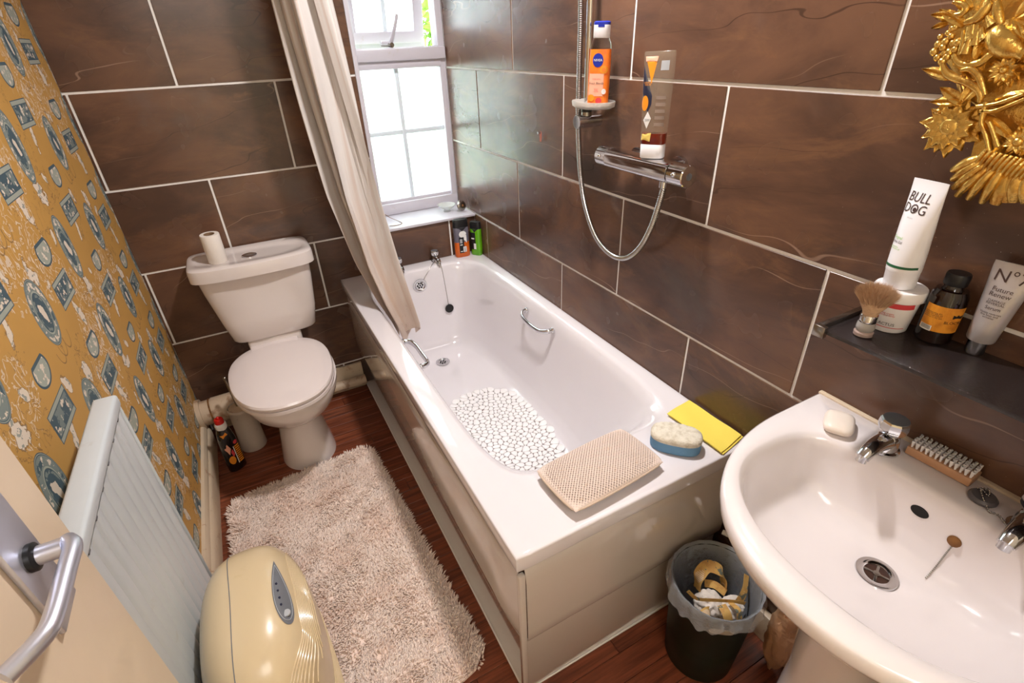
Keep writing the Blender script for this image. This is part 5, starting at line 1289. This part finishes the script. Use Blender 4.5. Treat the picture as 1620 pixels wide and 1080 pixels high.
def scroll(l, r, x=XM-.004, taper=.45, seg=12, s_=6, ox=1420, oy=0): return gl('scroll', G().tube(P3(l,x,s_,ox,oy), lambda t: r*(1-taper*abs(2*t-1)**2), seg, 6), 60)
scroll([(530,520),(560,570),(610,605),(700,615),(800,585),(880,520),(970,485),(1030,500)], .0052)
scroll([(425,600),(440,650),(480,710),(560,745),(680,790),(765,850),(790,915),(775,970)], .0052)
scroll([(600,665),(690,655),(765,715),(800,800),(830,900)], .0045, XM-.006)
scroll([(625,290),(620,400),(600,480),(580,520)], .0034, XM-.004)
scroll([(850,0),(850,60),(800,130),(740,180),(640,215)], .0068, XM-.004)
scroll([(940,10),(950,130),(985,250)], .0060)
scroll([(530,20),(620,40),(650,80),(610,130),(540,140)], .0042)
gl('vase_bulb', G().tube(P3([(940,250),(960,330),(1020,410),(1120,470),(1220,520)]), lambda t: .0075+.0085*math.sin(PI*min(1,t*1.15))**.8, 16, 6), 60)
for l in ([(720,230),(700,330),(670,420),(640,510)],[(760,240),(750,340),(730,430)],[(800,260),(800,330),(830,375)],[(680,250),(680,320),(690,380)],[(850,150),(880,200),(905,240)]):
    gl('acanthus_lobe', G().tube(P3(l, XM-.006), lambda t: .0026+.0044*t, 10, 5), 60)
# bigger leaves
def leaf(u, v, ang, L, wdt, x=XM, lift=.006, name='acanthus_leaf'): return gl(name, petal(w(u,v,x), math.radians(ang), L, wdt, lift, .5, 0, 10, .0030, .45), 60)
for a in ((1512,122,168,.045,.016),(1525,40,150,.040,.016),(1515,25,175,.032,.014),(1500,36,200,.018,.010),(1535,15,140,.036,.016),(1525,165,150,.040,.018),(1535,150,120,.036,.015),(1520,160,185,.036,.014),
          (1600,40,20,.05,.022),(1605,55,-10,.045,.022),(1610,30,60,.045,.02),(1590,60,200,.03,.014),(1555,120,250,.04,.02),(1545,95,100,.03,.014),(1575,160,15,.05,.018),(1560,185,330,.05,.016)): leaf(*a)
for i in range(7): leaf(1598+i*5, 30+i*4, -70+i*18, .034, .018, XM-.004, .006, 'shell_scallop')
# ribbon bands
for l in ([(610,160),(700,150),(820,125),(1030,50)],[(640,200),(760,200),(900,150),(1040,90)],[(690,120),(650,300),(690,420),(720,560)],[(720,300),(760,400),(800,520)]):
    gl('ribbon', G().tube([w(1440+a/5.683,140+b_/5.683,XM-.003) for a, b_ in l], .0062, 10, 6, flat=.55), 60)
# feathered wing along the bottom
base_ = [(690,600),(700,640),(760,660),(820,680),(900,700),(980,720),(1060,760),(1150,800)]
tips = [(395,730),(395,845),(415,950),(560,990),(735,1040),(860,1010),(1000,1015),(1180,1030)]
for i in range(11):
    t = i/10*(len(tips)-1); k_ = min(int(t), len(tips)-2); q_ = t-k_
    tp_ = [tips[k_][j]*(1-q_)+tips[k_+1][j]*q_ for j in (0,1)]; bs = [base_[k_][j]*(1-q_)+base_[k_+1][j]*q_ for j in (0,1)]
    A_ = w(1440+bs[0]/5.683,140+bs[1]/5.683,XM-.001-.0008*(i % 3)); B_ = w(1440+tp_[0]/5.683,140+tp_[1]/5.683,XM+.002)
    gl('wing_feather', G().tube([A_, A_.lerp(B_,.5)+Vector((-.004,0,.002)), B_], lambda t: .0045+.0068*math.sin(PI*min(1,.10+t*.74)), 12, 6, flat=.6), 60)
for i in range(12):
    t = i/11; A_ = w(1560+90*t,236+22*t,XM-.006); B_ = w(1535+78*t,272+22*t,XM-.004)
    gl('wing_feather', G().tube([A_, A_.lerp(B_,.5)+Vector((-.003,0,.001)), B_], lambda t: .0022+.0036*math.sin(PI*min(1,.15+t*.75)), 8, 5, flat=.6), 60)

# ================================================================== WASTE BIN
bx, bY = 1.172, -1.746; BH = .310
bn = T('waste_bin', 'dark green plastic waste bin on the floor between bath and washbasin', 'bin', (bx,bY,0))
c = (bx,bY,0)
bn.p('bin_body', G().rev([(.084,0),(.087,.004),(.094,.12),(.103,BH-.01),(.1065,BH-.004),(.1055,BH),(.101,BH-.002),(.091,.12),(.082,.012),(.001,.010)], 56, c), M_['dgreen'])
bn.p('bin_handle', G().rings([ring(0,0,.028*k_,.0095*k_,2.4,z,32) for k_, z in ((1,0),(.96,.0025),(.7,.0034),(.02,.0034))], True, True, True).tf(TR(bx-.1015*math.cos(math.radians(52)),bY-.1015*math.sin(math.radians(52)),BH-.048)@RZ(14)@RZ(38-90)@RX(94)), pm('grey_moulded_grip', (150,140,128), .3))
ln_ = T('bin_liner', 'crinkled clear plastic liner hanging over the rim of the waste bin', 'bin liner', (bx,bY,BH-.15))
g = G(); R = []
K2 = 180
for r0, z, amp in ((.040,BH-.19,.002),(.074,BH-.185,.003),(.086,BH-.16,.004),(.092,BH-.10,.003),(.096,BH-.05,.003),(.1000,BH-.01,.0012),(.103,BH+.003,.001),(.107,BH+.0045,.001),(.1095,BH-.001,.0015),(.1105,BH-.012,.002),(.112,BH-.024,.0035),(.1135,BH-.036,.004)):
    r_ = []
    for j in range(K2):
        a = 2*PI*j/K2; f_ = math.sin(a*17+z*60)+.6*math.sin(a*31+2+z*25)+.5*math.sin(a*7+1)
        if r0 < .102: rad = r0-.002-amp*.5*(1+f_*.5)
        else: rad = r0+amp*(.9+f_*.5)
        zz = z+(.009*math.sin(a*3+1)+.006*math.sin(a*8)+.004*math.sin(a*19) if z < BH-.02 and r0 > .109 else 0)
        r_.append((bx+rad*math.cos(a), bY+rad*math.sin(a), zz))
    R.append(r_)
ln_.p('liner_film', g.rings(R, True), M_['liner'], 60)
def off_strip(label, pts, wd0, up_, grp='wallpaper offcuts in the waste bin'):
    P_ = cat(pts, 8); base_ = min(P_, key=lambda p: p.z)
    t = T('wallpaper_offcut', label, 'paper strip', tuple(base_), group=grp); g = G(); L_, Rr_ = [], []
    upv = Vector(up_).normalized(); RRR = []
    for i, p in enumerate(P_):
        tg = (P_[min(i+1,len(P_)-1)]-P_[max(i-1,0)]).normalized(); s_ = (upv-tg*upv.dot(tg)).normalized()*wd0/2
        nn = tg.cross(s_).normalized()*.0003
        RRR.append([p-s_-nn, p+s_-nn, p+s_+nn, p-s_+nn])
    t.p('paper_strip', g.rings(RRR, True, True, True), M_['offcut'], 40)
zt = BH-.075
B_ = lambda dx_, dy_, z: (bx+dx_, bY+dy_, z)
off_strip('curled yellow wallpaper offcut standing upright at the back of the bin', [B_(-.022,.030,zt+.01),B_(-.012,.040,zt+.045),B_(.018,.042,zt+.06),B_(.045,.020,zt+.045),B_(.040,.002,zt+.012)], .030, (.4,1,.6))
off_strip('long thin yellow wallpaper strip lying across the rubbish', [B_(-.072,.020,zt+.055),B_(-.055,.002,zt+.035),B_(-.02,-.020,zt+.032),B_(.02,-.045,zt+.030),B_(.045,-.058,zt+.02)], .009, (0,.3,1))
off_strip('short curled wallpaper offcut at the left side of the bin', [B_(-.078,-.012,zt-.005),B_(-.068,-.026,zt+.018),B_(-.045,-.030,zt+.020),B_(-.035,-.030,zt-.008)], .022, (.8,.6,.2))
off_strip('folded ochre wallpaper offcut hanging at the near side of the bin', [B_(-.012,-.035,zt+.028),B_(-.018,-.058,zt+.024),B_(-.022,-.078,zt-.006)], .022, (1,-.4,0))
off_strip('narrow ochre wallpaper offcut beside the folded one in the bin', [B_(.012,-.040,zt+.026),B_(.010,-.066,zt+.030),B_(.004,-.080,zt+.004)], .013, (1,-.4,0))
off_strip('brown wallpaper offcut poking up at the right side of the bin', [B_(.030,-.045,zt-.005),B_(.055,-.042,zt+.035),B_(.085,-.020,zt+.055)], .018, (-.3,.6,.8))
off_strip('olive wallpaper offcut under the upright curl in the bin', [B_(.002,.030,zt+.018),B_(.018,.012,zt+.022),B_(.032,-.012,zt+.010)], .018, (.5,.5,.5))
def crumple(name, label, c, r, seed, sq):
    rs = np.random.RandomState(seed); bm = bmesh.new(); bmesh.ops.create_icosphere(bm, subdivisions=4, radius=1)
    ks = rs.normal(size=(9,3))*2.6; ph = rs.uniform(0,6,9)
    for v in bm.verts:
        d_ = v.co.normalized(); q_ = sum(abs(math.sin(d_.dot(Vector(k_))*1.4+p_)) for k_, p_ in zip(ks, ph))/9
        v.co = Vector((d_.x*sq[0],d_.y*sq[1],d_.z*sq[2]))*(r*(.55+.75*q_))
    bm.verts.index_update(); g = G().add([tuple(v.co+Vector(c)) for v in bm.verts], [tuple(x.index for x in f_.verts) for f_ in bm.faces]); bm.free()
    t = T(name, label, 'tissue', (c[0],c[1],c[2]-r*.6), group='tissues in the waste bin'); t.p('tissue_paper', g, M_['tissue'], 40)
crumple('crumpled_tissue', 'crumpled white tissue in the middle of the bin', B_(-.022,-.008,zt+.004), .034, 3, (1,.9,.75))
crumple('crumpled_tissue', 'crumpled white paper at the near side of the bin beside the ochre strips', B_(.020,-.040,zt-.004), .032, 8, (1.1,.8,.7))
crumple('crumpled_tissue', 'small flattened tissue at the left bottom of the rubbish in the bin', B_(-.045,-.045,zt-.018), .026, 11, (1.2,1,.6))

# torn packet tucked behind the bin
def scrap(name, label, c, r, seed, sq, mat):
    rs = np.random.RandomState(seed); bm = bmesh.new(); bmesh.ops.create_icosphere(bm, subdivisions=4, radius=1); ks = rs.normal(size=(9,3))*2.8; ph = rs.uniform(0,6,9)
    for v in bm.verts:
        d_ = v.co.normalized(); q_ = sum(abs(math.sin(d_.dot(Vector(k_))*1.5+p_)) for k_, p_ in zip(ks, ph))/9; v.co = Vector((d_.x*sq[0],d_.y*sq[1],d_.z*sq[2]))*(r*(.6+.65*q_))
    zmin = min(v.co.z for v in bm.verts); bm.verts.index_update()
    g = G().add([(v.co.x+c[0], v.co.y+c[1], v.co.z-zmin+c[2]) for v in bm.verts], [tuple(x.index for x in f_.verts) for f_ in bm.faces]); bm.free()
    t = T(name, label, 'packet', c); t.p('paper', g, mat, 30)
scrap('paper_packet', 'crumpled tan paper bag standing between bin and pedestal', (1.303,-1.872,0), .060, 5, (.42,.62,2.3), pm('tan_paper', (206,160,122), .55, bumps=(20,.8,.01)))
rl = T('loo_cleaner_hook', 'white plastic hook leaning on the wall behind the waste bin', 'hook', (1.315,-1.665,0))
rl.p('stick', G().tube([(1.338,-1.748,.002),(1.338,-1.748,.20),(1.334,-1.740,.292),(1.322,-1.712,.302),(1.296,-1.652,.302)], .008, 12, 6, flat=.7), M_['white'])

# ================================================================== WINDOW SILL THINGS
gd = T('glass_dish', 'small clear glass dish on the window sill', 'dish', (1.262,.100,WZ0))
gd.p('dish_bowl', G().rev([(.016,0),(.018,.003),(.012,.008),(.020,.012),(.036,.022),(.044,.033),(.0425,.033),(.034,.0235),(.018,.0145),(.001,.013)], 40, (1.262,.100,WZ0)), M_['dishglass'])
rs_ = T('shower_rose', 'small round tarnished metal rose lying on the window sill corner', 'shower head', (1.325,.065,WZ0))
rs_.p('rose_face', G().rev([(.001,.010),(.012,.0095),(.023,.006),(.026,.002),(.0255,-.003),(.016,-.005)], 32).tf(TR(1.322,.060,WZ0+.0265)@RZ(20)@RX(78)), M_['dullchrome'])
rs_.p('rose_hole', G().rev([(.006,0),(.005,.0012),(.001,.0014)], 16).tf(TR(1.322,.060,WZ0+.0265)@RZ(20)@RX(78)@TR(0,0,.0098)), M_['rust'])
wr_ = T('wire_loop', 'thin brown wire loop on the window sill beside the curtain', 'wire', (.985,.06,WZ0))
wr_.p('wire', G().tube([(.965,.120,WZ0+.030),(.985,.10,WZ0+.015),(1.010,.075,WZ0+.003),(1.015,.035,WZ0+.0018),(.985,.020,WZ0+.0018),(.955,.030,WZ0+.0018)], .0014, 6, 6), M_['rust'])
